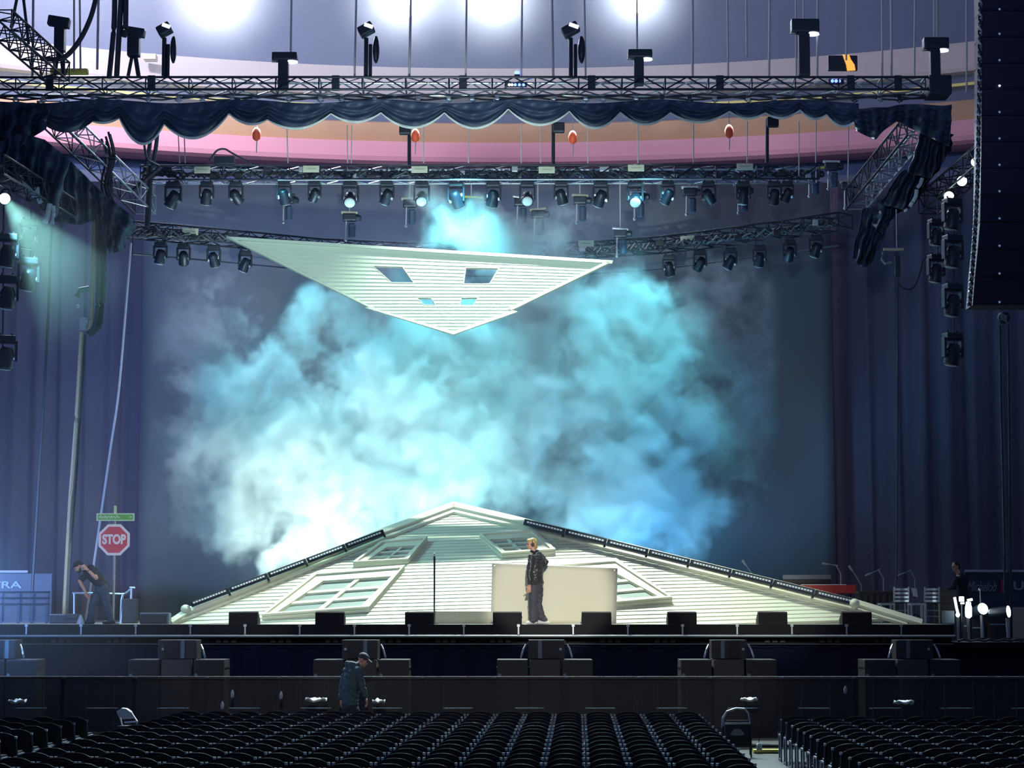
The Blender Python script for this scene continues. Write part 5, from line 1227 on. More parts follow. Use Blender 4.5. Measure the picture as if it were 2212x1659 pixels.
def torso(mb, pts, rs, side, fwdr=0.62, n=16):
    """elliptic sections: rs half-widths along `side`; depth = r*fwdr"""
    P = [Vector(p) for p in pts]; side = Vector(side).normalized(); vs = []; fs = []
    for i, p in enumerate(P):
        t = (P[min(i + 1, len(P) - 1)] - P[max(i - 1, 0)]).normalized(); f = t.cross(side).normalized(); s2 = f.cross(t).normalized()
        for k in range(n):
            a = 2 * PI * k / n; vs.append(p + s2 * rs[i] * math.cos(a) + f * rs[i] * (fwdr if not isinstance(fwdr, (list, tuple)) else fwdr[i]) * math.sin(a))
    for i in range(len(P) - 1):
        for k in range(n): fs.append((i * n + k, i * n + (k + 1) % n, (i + 1) * n + (k + 1) % n, (i + 1) * n + k))
    fs += [tuple(range(n)), tuple((len(P) - 1) * n + k for k in range(n))]
    mb.add(vs, fs)
def hand(mb, wrist, direc, palmn, thumb, s=1.0, curl=0.5):
    """wrist point, finger direction, palm normal (towards which fingers curl), thumb side"""
    d = Vector(direc).normalized(); th = Vector(thumb); th = (th - d * th.dot(d)).normalized(); pn = Vector(palmn); pn = (pn - d * pn.dot(d) - th * pn.dot(th)).normalized()
    w = Vector(wrist)
    for k in range(4):
        o = th * (.030 - .020 * k) * s
        limb(mb, [w + d * .012 * s + o * .6, w + d * .085 * s + o], [.015 * s, .013 * s], 8)
        L = [.070, .078, .072, .056][k] * s
        a = w + d * .085 * s + o * 1.15; c1 = curl * (.55 + .1 * k)
        b = a + (d * math.cos(c1) + pn * math.sin(c1)) * L * .45
        c = b + (d * math.cos(c1 * 2.1) + pn * math.sin(c1 * 2.1)) * L * .32
        e = c + (d * math.cos(c1 * 2.9) + pn * math.sin(c1 * 2.9)) * L * .23
        limb(mb, [a, b, c, e], [.0098 * s, .0092 * s, .0085 * s, .0072 * s], 8)
    t0 = w + d * .022 * s + th * .026 * s; t1 = t0 + (d * .55 + th * .75 + pn * .25).normalized() * .042 * s; t2 = t1 + (d * .8 + th * .25 + pn * .35).normalized() * .032 * s
    limb(mb, [t0, t1, t2], [.015 * s, .0115 * s, .009 * s], 8)
def head(mb, c, face, up, s=1.0):
    """c head centre, face direction, up direction"""
    f = Vector(face).normalized(); u = Vector(up); u = (u - f * u.dot(f)).normalized(); r = u.cross(f).normalized()
    R = Matrix((f, r, u)).transposed(); c = Vector(c)
    def el(p, rad):
        m_ = MB(); m_.ball((0, 0, 0), rad, 12); mb.add([c + R @ (Vector(p) * s + v * s) for v in m_.v], m_.f)
    el((-.012, 0, .030), (.098, .077, .092)); el((.030, 0, -.040), (.062, .058, .078)); el((.052, 0, -.088), (.034, .034, .026))
    el((.096, 0, -.022), (.020, .013, .018)); el((.086, 0, .004), (.012, .009, .03)); el((.078, 0, .028), (.018, .05, .012))
    el((.080, 0, -.058), (.016, .024, .007)); el((.077, 0, -.071), (.015, .020, .008))
    for k in (-1, 1):
        el((-.008, k * .080, -.012), (.020, .010, .032)); el((.066, k * .034, -.022), (.022, .022, .018))
    return f, r, u, R
def eyes(parent, c, R, s=1.0):
    for k in (-1, 1):
        mb = MB(); mb.ball(Vector(c) + R @ (Vector((.083, k * .031, .006)) * s), .0115 * s, 8); mb.build('eye', M['darkhair'], parent)

# ---- person 1: leather jacket, walking left on the stage in front of the cream board
YA = 44.95
def pA(px, py, dy=0.0): return at(px, py, YA + dy)
root = thing('person', floor_pt(1160, YA), 'person in black leather jacket with blond hair walking left before the cream board', 'person')
body = MB(); side = Vector((.45, .89, 0))
hc = pA(1148, 1175.5); fdir = Vector((-.93, -.18, -.10)); f, r, u, R = head(body, hc, fdir, (0, 0, 1), .98)
limb(body, [pA(1151, 1184, .01), pA(1155, 1196, .02)], [.052, .06])
torso(body, [pA(1157, 1194), pA(1159, 1204), pA(1160, 1225), pA(1159, 1245), pA(1159, 1262), pA(1158, 1275)], [.13, .18, .165, .15, .16, .15], side, .62)
shL, elL, wrL = pA(1148, 1204, -.19), pA(1144, 1236, -.23), pA(1144, 1265, -.27)
limb(body, [shL, elL, wrL], [.052, .043, .029]); hand(body, wrL, (-.15, -.05, -1), (-.3, .9, 0), (-1, -.2, 0), 1.12, .45)
shR, elR, wrR = pA(1170, 1202, .13), pA(1180, 1215, .12), pA(1166, 1236, -.02)
limb(body, [shR, elR, wrR], [.052, .043, .03]); hand(body, wrR, (-1, -.25, -.5), (0, 0, -1), (0, -.6, .8), 1.0, .7)
hipL, hipR = pA(1153, 1273, -.07), pA(1163, 1273, .07)
knL, anL = pA(1151, 1310, -.10), pA(1154, 1341, -.06); knR, anR = pA(1161, 1309, .06), pA(1173, 1338, .10)
limb(body, [hipL, knL, anL], [.085, .056, .040]); limb(body, [hipR, knR, anR], [.085, .056, .040])
bo = remesh(body, 'body', M['skin'], root, .0095, 3)
eyes(bo, hc, R, .98)
ja = MB(); torso(ja, [pA(1154, 1191.5), pA(1157, 1196), pA(1159, 1206), pA(1160, 1225), pA(1159, 1246), pA(1159, 1258), pA(1159, 1264)], [.075, .15, .205, .195, .18, .195, .175], side, [.8, .72, .68, .68, .7, .72, .72])
limb(ja, [shL, elL, pA(1144, 1259, -.262)], [.075, .066, .056]); limb(ja, [shR, elR, pA(1169, 1231, .02)], [.066, .052, .046])
remesh(ja, 'leather_jacket', M['jacket'], root, .012, 3, .5, .015)
co = MB(); limb(co, [pA(1147, 1190.5, -.06), pA(1154, 1193.5, -.12), pA(1162, 1190.5, -.02), pA(1157, 1188.5, .08)], [.026, .03, .03, .028]); remesh(co, 'collar', M['black'], root, .011, 4)
tr_ = MB(); torso(tr_, [pA(1159, 1258), pA(1158, 1268), pA(1158, 1280)], [.168, .175, .165], side, .72)
limb(tr_, [hipL, knL, pA(1153, 1337, -.06)], [.108, .092, .098]); limb(tr_, [hipR, pA(1162, 1306, .06), pA(1170, 1334, .10), pA(1175, 1338, .10)], [.108, .088, .088, .075])
remesh(tr_, 'trousers', M['trousers'], root, .012, 3, .5, .012)
for (p, d) in ((pA(1151, 1345, -.06), -.10), (pA(1171, 1345.5, .08), .13)):
    sh_ = MB(); q = Vector((p.x, p.y, ZS + .045)); limb(sh_, [q + Vector((-.07, 0, 0)), q + Vector((.05, 0, -.005)), q + Vector((.13, 0, -.015))] if d > 0 else [q + Vector((.06, 0, 0)), q + Vector((-.05, 0, -.005)), q + Vector((-.12, 0, -.015))], [.045, .042, .032]); remesh(sh_, 'shoe', M['shoe'], root, .011, 4)
ha = MB()
def hel(p, rad, mbx):
    m_ = MB(); m_.ball((0, 0, 0), rad, 12); mbx.add([hc + R @ (Vector(p) + v) for v in m_.v], m_.f)
hel((-.030, 0, .045), (.098, .084, .088), ha); hel((-.075, 0, -.015), (.05, .065, .07), ha); hel((.02, 0, .085), (.075, .066, .04), ha); hel((-.09, 0, -.06), (.035, .04, .05), ha)
for k in range(9):
    a_ = -.05 + .0125 * k; ha.tube([hc + R @ Vector((.05, a_, .095)), hc + R @ Vector((-.06, a_ * 1.3, .115)), hc + R @ Vector((-.125, a_, .03))], .010, 5)
remesh(ha, 'hair', M['blond'], root, .010, 2)
hp = MB()
for k in (-1, 1): hp.lathe(hc + R @ Vector((-.008, k * .088, -.01)), [(.036, -.012), (.036, .012)], 12, rot=R @ Euler((PI / 2, 0, 0)).to_matrix())
hp.tube([hc + R @ Vector((-.01, .092 * math.cos(a_), -.01 + .135 * math.sin(a_))) for a_ in [PI * k / 12 for k in range(13)]], .008, 6); hp.build('headphones', M['black'], root)

# ---- person 2: bending, black tee and cap, by the stop sign
YC = 45.0
def pB(px, py, dy=0.0): return at(px, py, YC + dy)
root = thing('person', floor_pt(215, YC), 'person in black tee and cap bending over beside the stop sign, hand to forehead', 'person')
body = MB(); side = Vector((.25, .97, 0))
hc = pB(169, 1224); f, r, u, R = head(body, hc, (-.62, -.42, -.60), (-.55, -.1, .8), .98)
limb(body, [pB(177, 1226), pB(189, 1230)], [.052, .062])
torso(body, [pB(187, 1227), pB(193, 1233), pB(203, 1243), pB(213, 1254), pB(221, 1265), pB(222, 1275)], [.12, .18, .17, .16, .165, .14], side, .60)
s1, e1, w1 = pB(197, 1226, -.14), pB(208, 1249, -.24), pB(188, 1230, -.26)
limb(body, [s1, e1, w1], [.050, .045, .030]); hand(body, w1, (-.75, -.1, .75), (-.5, -.1, -.6), (-.5, -.4, -.2), 1.05, .55)
s2, e2, w2 = pB(186, 1242, .10), pB(172, 1255, .0), pB(185, 1280, -.10)
limb(body, [s2, e2, w2], [.050, .043, .029]); hand(body, w2, (.45, -.2, -.85), (.7, .3, .2), (-.6, -.7, 0), 1.05, .40)
h1, k1, a1 = pB(224, 1272, -.08), pB(230, 1305, -.10), pB(239, 1341, -.05)
h2, k2, a2 = pB(213, 1276, .09), pB(200, 1308, .06), pB(195, 1341, .12)
limb(body, [h1, k1, a1], [.085, .058, .040]); limb(body, [h2, k2, a2], [.085, .058, .040])
bo = remesh(body, 'body', M['skin'], root, .0095, 3); eyes(bo, hc, R, .98)
te = MB(); torso(te, [pB(183, 1227), pB(188, 1230), pB(195, 1235), pB(204, 1244), pB(214, 1255), pB(222, 1266), pB(225, 1272)], [.08, .15, .205, .20, .185, .185, .17], side, [.75, .68, .66, .68, .70, .70, .7])
limb(te, [s1, s1.lerp(e1, .62)], [.072, .068]); limb(te, [s2, s2.lerp(e2, .75)], [.072, .066]); remesh(te, 'tee_shirt', M['tee'], root, .012, 3, .5, .011)
je = MB(); torso(je, [pB(217, 1263), pB(221, 1270), pB(220, 1282)], [.175, .185, .165], side, .72)
limb(je, [h1, k1, pB(239, 1339, -.05)], [.112, .085, .070]); limb(je, [h2, k2, pB(195, 1340, .12)], [.112, .082, .075]); remesh(je, 'trousers', M['jeans'], root, .012, 3, .5, .011)
for p in (a1, a2):
    sh_ = MB(); q = Vector((p.x, p.y, ZS + .045)); limb(sh_, [q + Vector((.06, 0, 0)), q + Vector((-.06, -.02, -.005)), q + Vector((-.14, -.04, -.015))], [.046, .043, .032]); remesh(sh_, 'shoe', M['darkshoe'], root, .011, 4)
ca = MB()
hel((-.020, 0, .050), (.106, .088, .080), ca); hel((-.05, 0, .0), (.075, .083, .06), ca)
ca.add([hc + R @ Vector(v) for v in [(.06, -.075, .055), (.06, .075, .055), (.17, .055, .040), (.185, 0, .038), (.17, -.055, .040), (.06, -.075, .075), (.06, .075, .075), (.17, .055, .055), (.185, 0, .055), (.17, -.055, .055)]], [(0, 1, 2, 3, 4), (9, 8, 7, 6, 5), (0, 5, 6, 1), (1, 6, 7, 2), (2, 7, 8, 3), (3, 8, 9, 4), (4, 9, 5, 0)])
remesh(ca, 'cap', M['tee'], root, .010, 2)
be = MB(); hel((.045, 0, -.085), (.055, .052, .035), be); hel((.02, 0, -.06), (.05, .068, .04), be); remesh(be, 'beard', M['darkhair'], root, .010, 2)
wt = MB(); q = w1.lerp(e1, .12); wt.tube([q, w1.lerp(e1, .18)], .037, 10); wt.build('wristband', M['black'], root)

# ---- person 3: hoodie and cap in the pit, front of barricade
YH = 38.3
def pC(px, py, dy=0.0): return at(px, py, YH + dy)
root = thing('person', Vector((pC(762, 1500).x, YH, 0)), 'person in dark teal hoodie and cap stooping in front of the barricade', 'person')
body = MB(); side = Vector((-.35, .94, 0)); sC = 1.0
hc = pC(785, 1426); f, r, u, R = head(body, hc, (.86, -.22, -.46), (.35, 0, .9), 1.0)
limb(body, [pC(778, 1433), pC(769, 1441)], [.055, .066])
torso(body, [pC(768, 1440), pC(763, 1449), pC(760, 1475), pC(757, 1500), pC(756, 1520), pC(757, 1535)], [.13, .185, .18, .165, .165, .15], side, .64)
s1, e1, w1 = pC(774, 1449, -.16), pC(781, 1482, -.20), pC(791, 1507, -.22)
limb(body, [s1, e1, w1], [.052, .044, .030]); hand(body, w1, (.12, -.1, -1), (-.8, .3, 0), (.3, -.9, 0), 1.1, .30)
s2, e2, w2 = pC(750, 1449, .12), pC(741, 1480, .10), pC(736, 1512, .02)
limb(body, [s2, e2, w2], [.052, .044, .030]); hand(body, w2, (.1, -.1, -1), (.8, .3, 0), (.4, -.8, 0), 1.05, .4)
zk = .50
h1 = pC(764, 1536, -.09); h2 = pC(752, 1536, .09)
limb(body, [h1, Vector((h1.x + .05, h1.y - .05, .48)), Vector((h1.x + .02, h1.y, .09))], [.09, .06, .042]); limb(body, [h2, Vector((h2.x, h2.y - .03, .48)), Vector((h2.x - .04, h2.y + .03, .09))], [.09, .06, .042])
bo = remesh(body, 'body', M['skin'], root, .0095, 3); eyes(bo, hc, R, 1.0)
ho = MB(); torso(ho, [pC(772, 1437), pC(768, 1441), pC(763, 1450), pC(760, 1475), pC(757, 1500), pC(756, 1522), pC(757, 1528)], [.09, .16, .215, .22, .20, .205, .18], side, [.8, .72, .70, .72, .74, .74, .74])
limb(ho, [s1, e1, pC(789, 1503, -.22)], [.082, .070, .054]); limb(ho, [s2, e2, pC(737, 1508, .03)], [.085, .074, .058])
limb(ho, [pC(752, 1436), pC(763, 1438, -.06), pC(772, 1438, -.08)], [.07, .075, .05])
remesh(ho, 'hoodie', M['hoodie'], root, .012, 3, .5, .014)
je = MB(); torso(je, [pC(757, 1522), pC(757, 1532), pC(757, 1545)], [.19, .19, .17], side, .74)
limb(je, [h1, Vector((h1.x + .05, h1.y - .05, .48)), Vector((h1.x + .02, h1.y, .12))], [.115, .09, .075]); limb(je, [h2, Vector((h2.x, h2.y - .03, .48)), Vector((h2.x - .04, h2.y + .03, .12))], [.115, .09, .075]); remesh(je, 'trousers', M['tee'], root, .012, 3)
for p in ((h1.x + .02, h1.y), (h2.x - .04, h2.y + .03)):
    sh_ = MB(); q = Vector((p[0], p[1], .05)); limb(sh_, [q + Vector((-.06, 0, 0)), q + Vector((.06, -.02, -.005)), q + Vector((.14, -.04, -.015))], [.05, .046, .034]); remesh(sh_, 'shoe', M['darkshoe'], root, .011, 4)
ca = MB(); hel((-.018, 0, .052), (.108, .089, .080), ca)
ca.add([hc + R @ Vector(v) for v in [(.06, -.075, .045), (.06, .075, .045), (.16, .055, .022), (.175, 0, .020), (.16, -.055, .022), (.06, -.075, .067), (.06, .075, .067), (.16, .055, .037), (.175, 0, .037), (.16, -.055, .037)]], [(0, 1, 2, 3, 4), (9, 8, 7, 6, 5), (0, 5, 6, 1), (1, 6, 7, 2), (2, 7, 8, 3), (3, 8, 9, 4), (4, 9, 5, 0)])
remesh(ca, 'cap', M['cap'], root, .010, 2)

# ---- person 4: dark seated player at the band corner
YD = 49.9
def pD(px, py, dy=0.0): return at(px, py, YD + dy)
root = thing('person', floor_pt(2076, YD), 'dark figure sitting at the band corner, reaching left over a small table', 'person')
body = MB(); side = Vector((.3, .95, 0))
hc = pD(2064, 1224); f, r, u, R = head(body, hc, (-.85, -.4, -.2), (0, 0, 1), .98)
limb(body, [pD(2067, 1232), pD(2072, 1242)], [.052, .062])
torso(body, [pD(2073, 1241), pD(2076, 1249), pD(2078, 1268), pD(2080, 1288), pD(2080, 1297)], [.13, .18, .165, .16, .15], side, .62)
s1, e1, w1 = pD(2066, 1251, -.16), pD(2058, 1270, -.26), pD(2045, 1275, -.20)
limb(body, [s1, e1, w1], [.052, .044, .030]); hand(body, w1, (-1, 0, -.15), (0, 0, -1), (0, -1, .2), 1.0, .5)
s2, e2, w2 = pD(2086, 1251, .14), pD(2078, 1272, .22), pD(2054, 1274, .12)
limb(body, [s2, e2, w2], [.052, .044, .030]); hand(body, w2, (-1, -.1, -.1), (0, 0, -1), (0, -1, .2), 1.0, .5)
h1 = pD(2077, 1297, -.10); h2 = pD(2081, 1297, .10); zf = ZS
k1 = h1 + Vector((-.42, -.10, .03)); k2 = h2 + Vector((-.40, .10, .03))
limb(body, [h1, k1, Vector((k1.x + .02, k1.y, zf + .08))], [.085, .058, .042]); limb(body, [h2, k2, Vector((k2.x + .02, k2.y, zf + .08))], [.085, .058, .042])
bo = remesh(body, 'body', M['skin'], root, .0095, 3); eyes(bo, hc, R, .98)
te = MB(); torso(te, [pD(2070, 1240), pD(2073, 1243), pD(2076, 1251), pD(2078, 1268), pD(2080, 1288), pD(2080, 1296)], [.09, .15, .21, .195, .185, .175], side, .70)
limb(te, [s1, e1, w1.lerp(e1, .2)], [.074, .064, .046]); limb(te, [s2, e2, w2.lerp(e2, .2)], [.074, .064, .046]); remesh(te, 'dark_shirt', M['tee'], root, .012, 3)
je = MB(); torso(je, [pD(2080, 1286), pD(2080, 1300)], [.18, .17], side, .75)
limb(je, [h1, k1, Vector((k1.x + .02, k1.y, zf + .10))], [.112, .08, .06]); limb(je, [h2, k2, Vector((k2.x + .02, k2.y, zf + .10))], [.112, .08, .06]); remesh(je, 'trousers', M['tee'], root, .012, 3)
for k_ in (k1, k2):
    sh_ = MB(); q = Vector((k_.x, k_.y, zf + .045)); limb(sh_, [q + Vector((.05, 0, 0)), q + Vector((-.06, 0, -.005)), q + Vector((-.13, 0, -.015))], [.046, .042, .032]); remesh(sh_, 'shoe', M['darkshoe'], root, .011, 4)
hr = MB(); hel((-.028, 0, .042), (.098, .084, .086), hr); hel((-.07, 0, -.015), (.05, .064, .06), hr); remesh(hr, 'hair', M['darkhair'], root, .010, 2)
c = Vector((pD(2080, 1297).x, YD, ZS)); t = thing('stool', c, 'black stool under the seated dark figure at the band corner', 'stool'); zt = pD(2080, 1297).z - .15
mb = MB(); mb.lathe(Vector((c.x, c.y, zt)), [(.17, -.05), (.19, 0), (.17, .02)], 16); mb.build('seat', M['black'], t)
for k in range(3):
    mb = MB(); a_ = k * 2.09; mb.tube([Vector((c.x, c.y, zt - .04)), Vector((c.x + .22 * math.cos(a_), c.y + .22 * math.sin(a_), ZS))], .018, 6); mb.build('leg', M['trussdark'], t)
# ================================================================== FLOOR SEATING
DIRV = Vector((141 / F, 1, 0)).normalized(); ROWV = Vector((DIRV.y, -DIRV.x, 0)); PITCH = .875; SW = .50
YAW = -math.atan2(DIRV.x, DIRV.y)
TOP = .735
def chair_meshes():
    out = {}
    def back(u, v):            # u across, v up ; rounded top edge, slight curve
        x = (u - .5) * .43; zt = TOP - .070 * abs(2 * u - 1) ** 2.6; z = .40 + (zt - .40) * v
        return Vector((x, -.20 - .05 * v + .05 * (1 - (2 * u - 1) ** 2) * -.5, z))
    mb = MB(); mb.grid(back, 14, 7, thick=(0, .035, 0))
    pts = [back(k / 14, 1) + Vector((0, .0, -.006)) for k in range(15)]; mb.tube(pts, .0125, 6)
    pts = [back(k / 14, .93) + Vector((0, -.004, 0)) for k in range(15)]; mb.tube(pts, .006, 6)
    out['backrest'] = mb
    mb = MB(); mb.cbox((0, .03, .435), (.42, .42, .055), .022); mb.cbox((0, -.19, .42), (.40, .03, .05), .01); out['seat'] = mb
    for s_, nm in ((-1, 'l'), (1, 'r')):
        mb = MB(); x = s_ * .222
        mb.box((x, -.13, .21), (.022, .09, .42)); mb.box((x, .17, .21), (.022, .05, .42), (0.06, 0, 0)); mb.box((x, .02, .42), (.022, .38, .028)); mb.box((x, .02, .03), (.022, .34, .024))
        mb.tube([Vector((x, -.17, .40)), Vector((x, -.235, .645)), Vector((x, -.245, .668))], [.013, .013, .015], 6); mb.box((x, -.25, .672), (.032, .03, .032))
        out['frame' + nm] = mb
    return out
cm = chair_meshes()
ME = {'backrest': cm['backrest'].mesh('backrest', M['chairblack'], smooth=True), 'seat': cm['seat'].mesh('seat', M['chairblack']), 'framel': cm['framel'].mesh('side_frame', M['chairgrey']), 'framer': cm['framer'].mesh('side_frame', M['chairgrey'])}
for k in ('framel', 'framer'):
    me = ME[k]; me.materials.append(M['hem'])  # tips paler than their tube: caught light put into the colour
    for p_ in list(me.polygons)[-6:]: p_.material_index = 1
chair0 = thing('audience_chair', (0, 0, 0), 'x', 'chair', 'x')
for k, me in ME.items():
    o = bpy.data.objects.new('side_frame' if k.startswith('frame') else k, me); COL.objects.link(o); o.parent = chair0
first = True
def chair_spots():
    L = []
    def px_ok(p):
        d = p - Vector((0, 0, CAMZ)); z = d.dot(FW); px = CX + d.dot(RT) / z * F; py = CY - d.dot(UP) / z * F
        return -70 < px < 2285 and py < 1672, px, py
    # middle block
    A = at(1201 + 28, 1531, 36.9); A.z = 0
    for r in range(17):
        for j in range(-13, 5):
            p = A + ROWV * (SW * j) - DIRV * (PITCH * r); ok, px, py = px_ok(p + Vector((0, 0, TOP)))
            if ok: L.append((p, 'middle', r, j + 14, py))
    B = at(1684 + 30, 1541, 35.25); B.z = 0
    for r in range(15):
        for j in range(0, 11):
            p = B + ROWV * (SW * j) - DIRV * (PITCH * r); ok, px, py = px_ok(p + Vector((0, 0, TOP)))
            if ok: L.append((p, 'right', r, j + 1, py))
    Cc = at(196 - 30, 1543, 35.1); Cc.z = 0
    for r in range(15):
        for j in range(0, 8):
            p = Cc - ROWV * (SW * j) - DIRV * (PITCH * r); ok, px, py = px_ok(p + Vector((0, 0, TOP)))
            if ok: L.append((p, 'left', r, j + 1, py))
    return L
SPOTS = chair_spots()
SPOTS.sort(key=lambda s_: (s_[0] - Vector((0, 0, CAMZ))).length)
REST = SPOTS[300:]
for (p, blk, r, j, py) in SPOTS[:300]:
    o = chair0 if first else copy_tree(chair0); first = False
    o.location = p; o.rotation_euler = (0, 0, YAW + random.uniform(-.012, .012))
    side = {'middle': 'left', 'right': 'aisle', 'left': 'aisle'}[blk]
    o['label'] = 'black padded chair, %s block, %s row from the barricade, %s seat from its %s end' % (blk, ORD[r + 1], ORD[j], 'left' if blk != 'left' else 'right')
    o['group'] = 'audience chairs of the %s block' % blk
mb = MB(); mf = MB()
Rz = Matrix.Rotation(YAW, 3, 'Z')
for (p, blk, r, j, py) in REST:
    for k in ('backrest', 'seat'): mb.add([Rz @ v + p for v in cm[k].v], cm[k].f)
    for k in ('framel', 'framer'): mf.add([Rz @ v + p for v in cm[k].v], cm[k].f)
if mb.v:
    me = mb.mesh('far_audience_chairs', M['chairblack']); n0 = len(me.polygons)
    o = mb.build('far_audience_chairs', M['chairblack']); tag(o, 'mass of black chairs in the rows closest to the barricade', 'chairs', kind='stuff')
    mf.build('side_frames', M['chairgrey'], o)
# odd chairs by the barricade
t = thing('folding_chair', Vector((at(275, 1560, 37.4).x, 37.4, 0)), 'white folding chair with tilted bright back at the left aisle by the barricade', 'chair')
c = Vector((at(275, 1560, 37.4).x, 37.4, 0))
q = [at(254, 1537, 37.4), at(268, 1531, 37.2), at(281, 1535, 37.0), at(295, 1556, 37.0), at(280, 1554, 37.2), at(263, 1556, 37.4)]
mb = MB(); mb.prism([at(253, 1536, 37.5), at(262, 1530, 37.4), at(272, 1531, 37.3), at(282, 1538, 37.2), at(289, 1552, 37.2), at(263, 1554, 37.4)], (0.02, .04, .01)); mb.build('backrest', M['whiteplastic'], t)
mb = MB(); mb.tube([at(253, 1536, 37.5), at(261, 1555, 37.45), at(264, 1567, 37.4), Vector((at(264, 1567, 37.4).x, 37.4, 0))], .016, 6); mb.build('leg', M['whiteplastic'], t)
mb = MB(); mb.tube([at(284, 1540, 37.2), at(296, 1558, 37.1), Vector((at(297, 1558, 37.1).x, 37.1, 0))], .016, 6); mb.build('leg', M['whiteplastic'], t)
mb = MB(); mb.tube([at(270, 1561, 37.3), at(296, 1559, 37.1)], .018, 6); mb.build('seat_bar', M['whiteplastic'], t)
mb = MB(); mb.cbox(Vector((c.x + .05, 37.35, .44)), (.36, .36, .04), .015); mb.build('seat', M['speaker'], t)
c = Vector((at(1592, 1600, 36.6).x, 36.6, 0)); t = thing('folding_chair', c, 'lone padded chair with arched grey frame standing in the right aisle by the barricade', 'chair')
arch = [at(1560, 1572, 36.3), at(1562, 1551, 36.3), at(1570, 1537, 36.3), at(1590, 1530, 36.3), at(1608, 1531, 36.3), at(1616, 1540, 36.3), at(1620, 1560, 36.3)]
mb = MB(); mb.tube([Vector(p) for p in arch], [.024, .024, .018, .016, .015, .014, .012], 8); mb.build('arched_frame', M['steel'], t)
mb = MB(); mb.tube([at(1566, 1563, 36.1), at(1621, 1562, 36.1)], .016, 6); mb.build('seat_rail', M['steel'], t)
mb = MB(); mb.prism([at(1566, 1565, 36.15), at(1621, 1564, 36.15), at(1622, 1610, 36.2), at(1568, 1612, 36.2)], (0, .05, 0)); bk = mb.build('seat_pad', M['speaker'], t)
mb = MB(); mb.add([at(1593 + 13 * math.cos(a_) * (1 + .25 * math.sin(3 * a_)), 1582 + 9 * math.sin(a_) * (1 + .2 * math.cos(2 * a_)), 36.14) for a_ in [2 * PI * k / 18 for k in range(18)]], [tuple(range(18))]); mb.build('worn_print', M['ink'], bk)
mb = MB(); mb.prism([at(1570, 1556, 36.3), at(1617, 1556, 36.3), at(1619, 1562, 36.3), at(1567, 1563, 36.3)], (0, .03, 0)); mb.build('backrest', M['speaker'], t)
for (px, Y) in ((1562, 36.15), (1622, 36.15), (1564, 36.8), (1620, 36.8)):
    mb = MB(); x = at(px, 1575, Y).x; mb.tube([Vector((x, Y, .0)), at(px, 1568, Y)], .014, 6); mb.build('leg', M['trussdark'], t)
mb = MB(); a, b = at(1630, 1618, 37).x, at(1690, 1618, 37).x
mb.box(Vector(((a + b) / 2, 37.2, .04)), (b - a, .25, .05)); tag(mb.build('cable_ramp', M['yellow']), 'low yellowish cable ramp across the right aisle floor', 'ramp')
mb = MB(); c = at(1640, 1615, 37.0); mb.lathe(Vector((c.x, 37.0, .065)), [(.05, 0), (.05, .09), (.03, .12)], 12); tag(mb.build('paper_cup', M['whiteplastic']), 'small pale cup standing in the right aisle by the barricade', 'cup')
# ================================================================== LIGHT
def lamp(kind, name, loc, energy, col, target=None, **kw):
    l = bpy.data.lights.new(name, kind); l.energy = energy; l.color = col
    for k, v in kw.items():
        if k != 'scl': setattr(l, k, v)
    o = bpy.data.objects.new(name, l); COL.objects.link(o); o.location = loc
    if target is not None:
        o.rotation_euler = (Vector(target) - Vector(loc)).to_track_quat('-Z', 'Y').to_euler()
    if 'scl' in kw: o.scale = kw['scl']
    return o
w = bpy.data.worlds.new('hall_air'); SC.world = w; w.use_nodes = True
bg = w.node_tree.nodes['Background']; bg.inputs[0].default_value = (0.20, 0.30, 0.62, 1); bg.inputs[1].default_value = WORLD
# smoke lamps on the stage floor behind the gable
def sl(px, py, Y, e, col, tx, ty, tY=53, ang=95, blend=0.9, r=0.25):
    lamp('SPOT', 'smoke_lamp', at(px, py, Y), e * SMOKE_LIGHT, col, at(tx, ty, tY), spot_size=math.radians(ang), spot_blend=blend, shadow_soft_size=r)
sl(630, 1245, 50.9, 7500, (0.86, 1.0, 0.88), 640, 1000, 53.6, ang=120)
sl(800, 1215, 50.9, 4500, (0.62, 0.97, 1.0), 830, 900, 53.6, ang=120)
sl(950, 1165, 50.7, 6500, (0.46, 0.95, 1.0), 980, 860, 53.4, ang=100)
sl(1250, 1215, 50.9, 3000, (0.30, 0.78, 1.0), 1240, 900, 53.6, ang=120)
sl(1430, 1245, 50.9, 4600, (0.12, 0.52, 1.0), 1420, 1000, 53.6, ang=120)
# rig wash on the plume
for px, tx, ty, e in ((560, 640, 840, 13500), (1010, 970, 780, 23000), (1420, 1360, 800, 15000)):
    lamp('SPOT', 'plume_spot', at(px, 300, 50.6), e * SMOKE_LIGHT, (0.20, 0.86, 0.97), at(tx, ty, 53.6), spot_size=math.radians(54), spot_blend=0.9, shadow_soft_size=0.35)
lamp('SPOT', 'high_smoke_lamp', at(1010, 545, 50.9), 170 * SMOKE_LIGHT, (0.45, 0.95, 0.95), at(1010, 450, 52.6), spot_size=math.radians(110), spot_blend=0.9, shadow_soft_size=0.2)
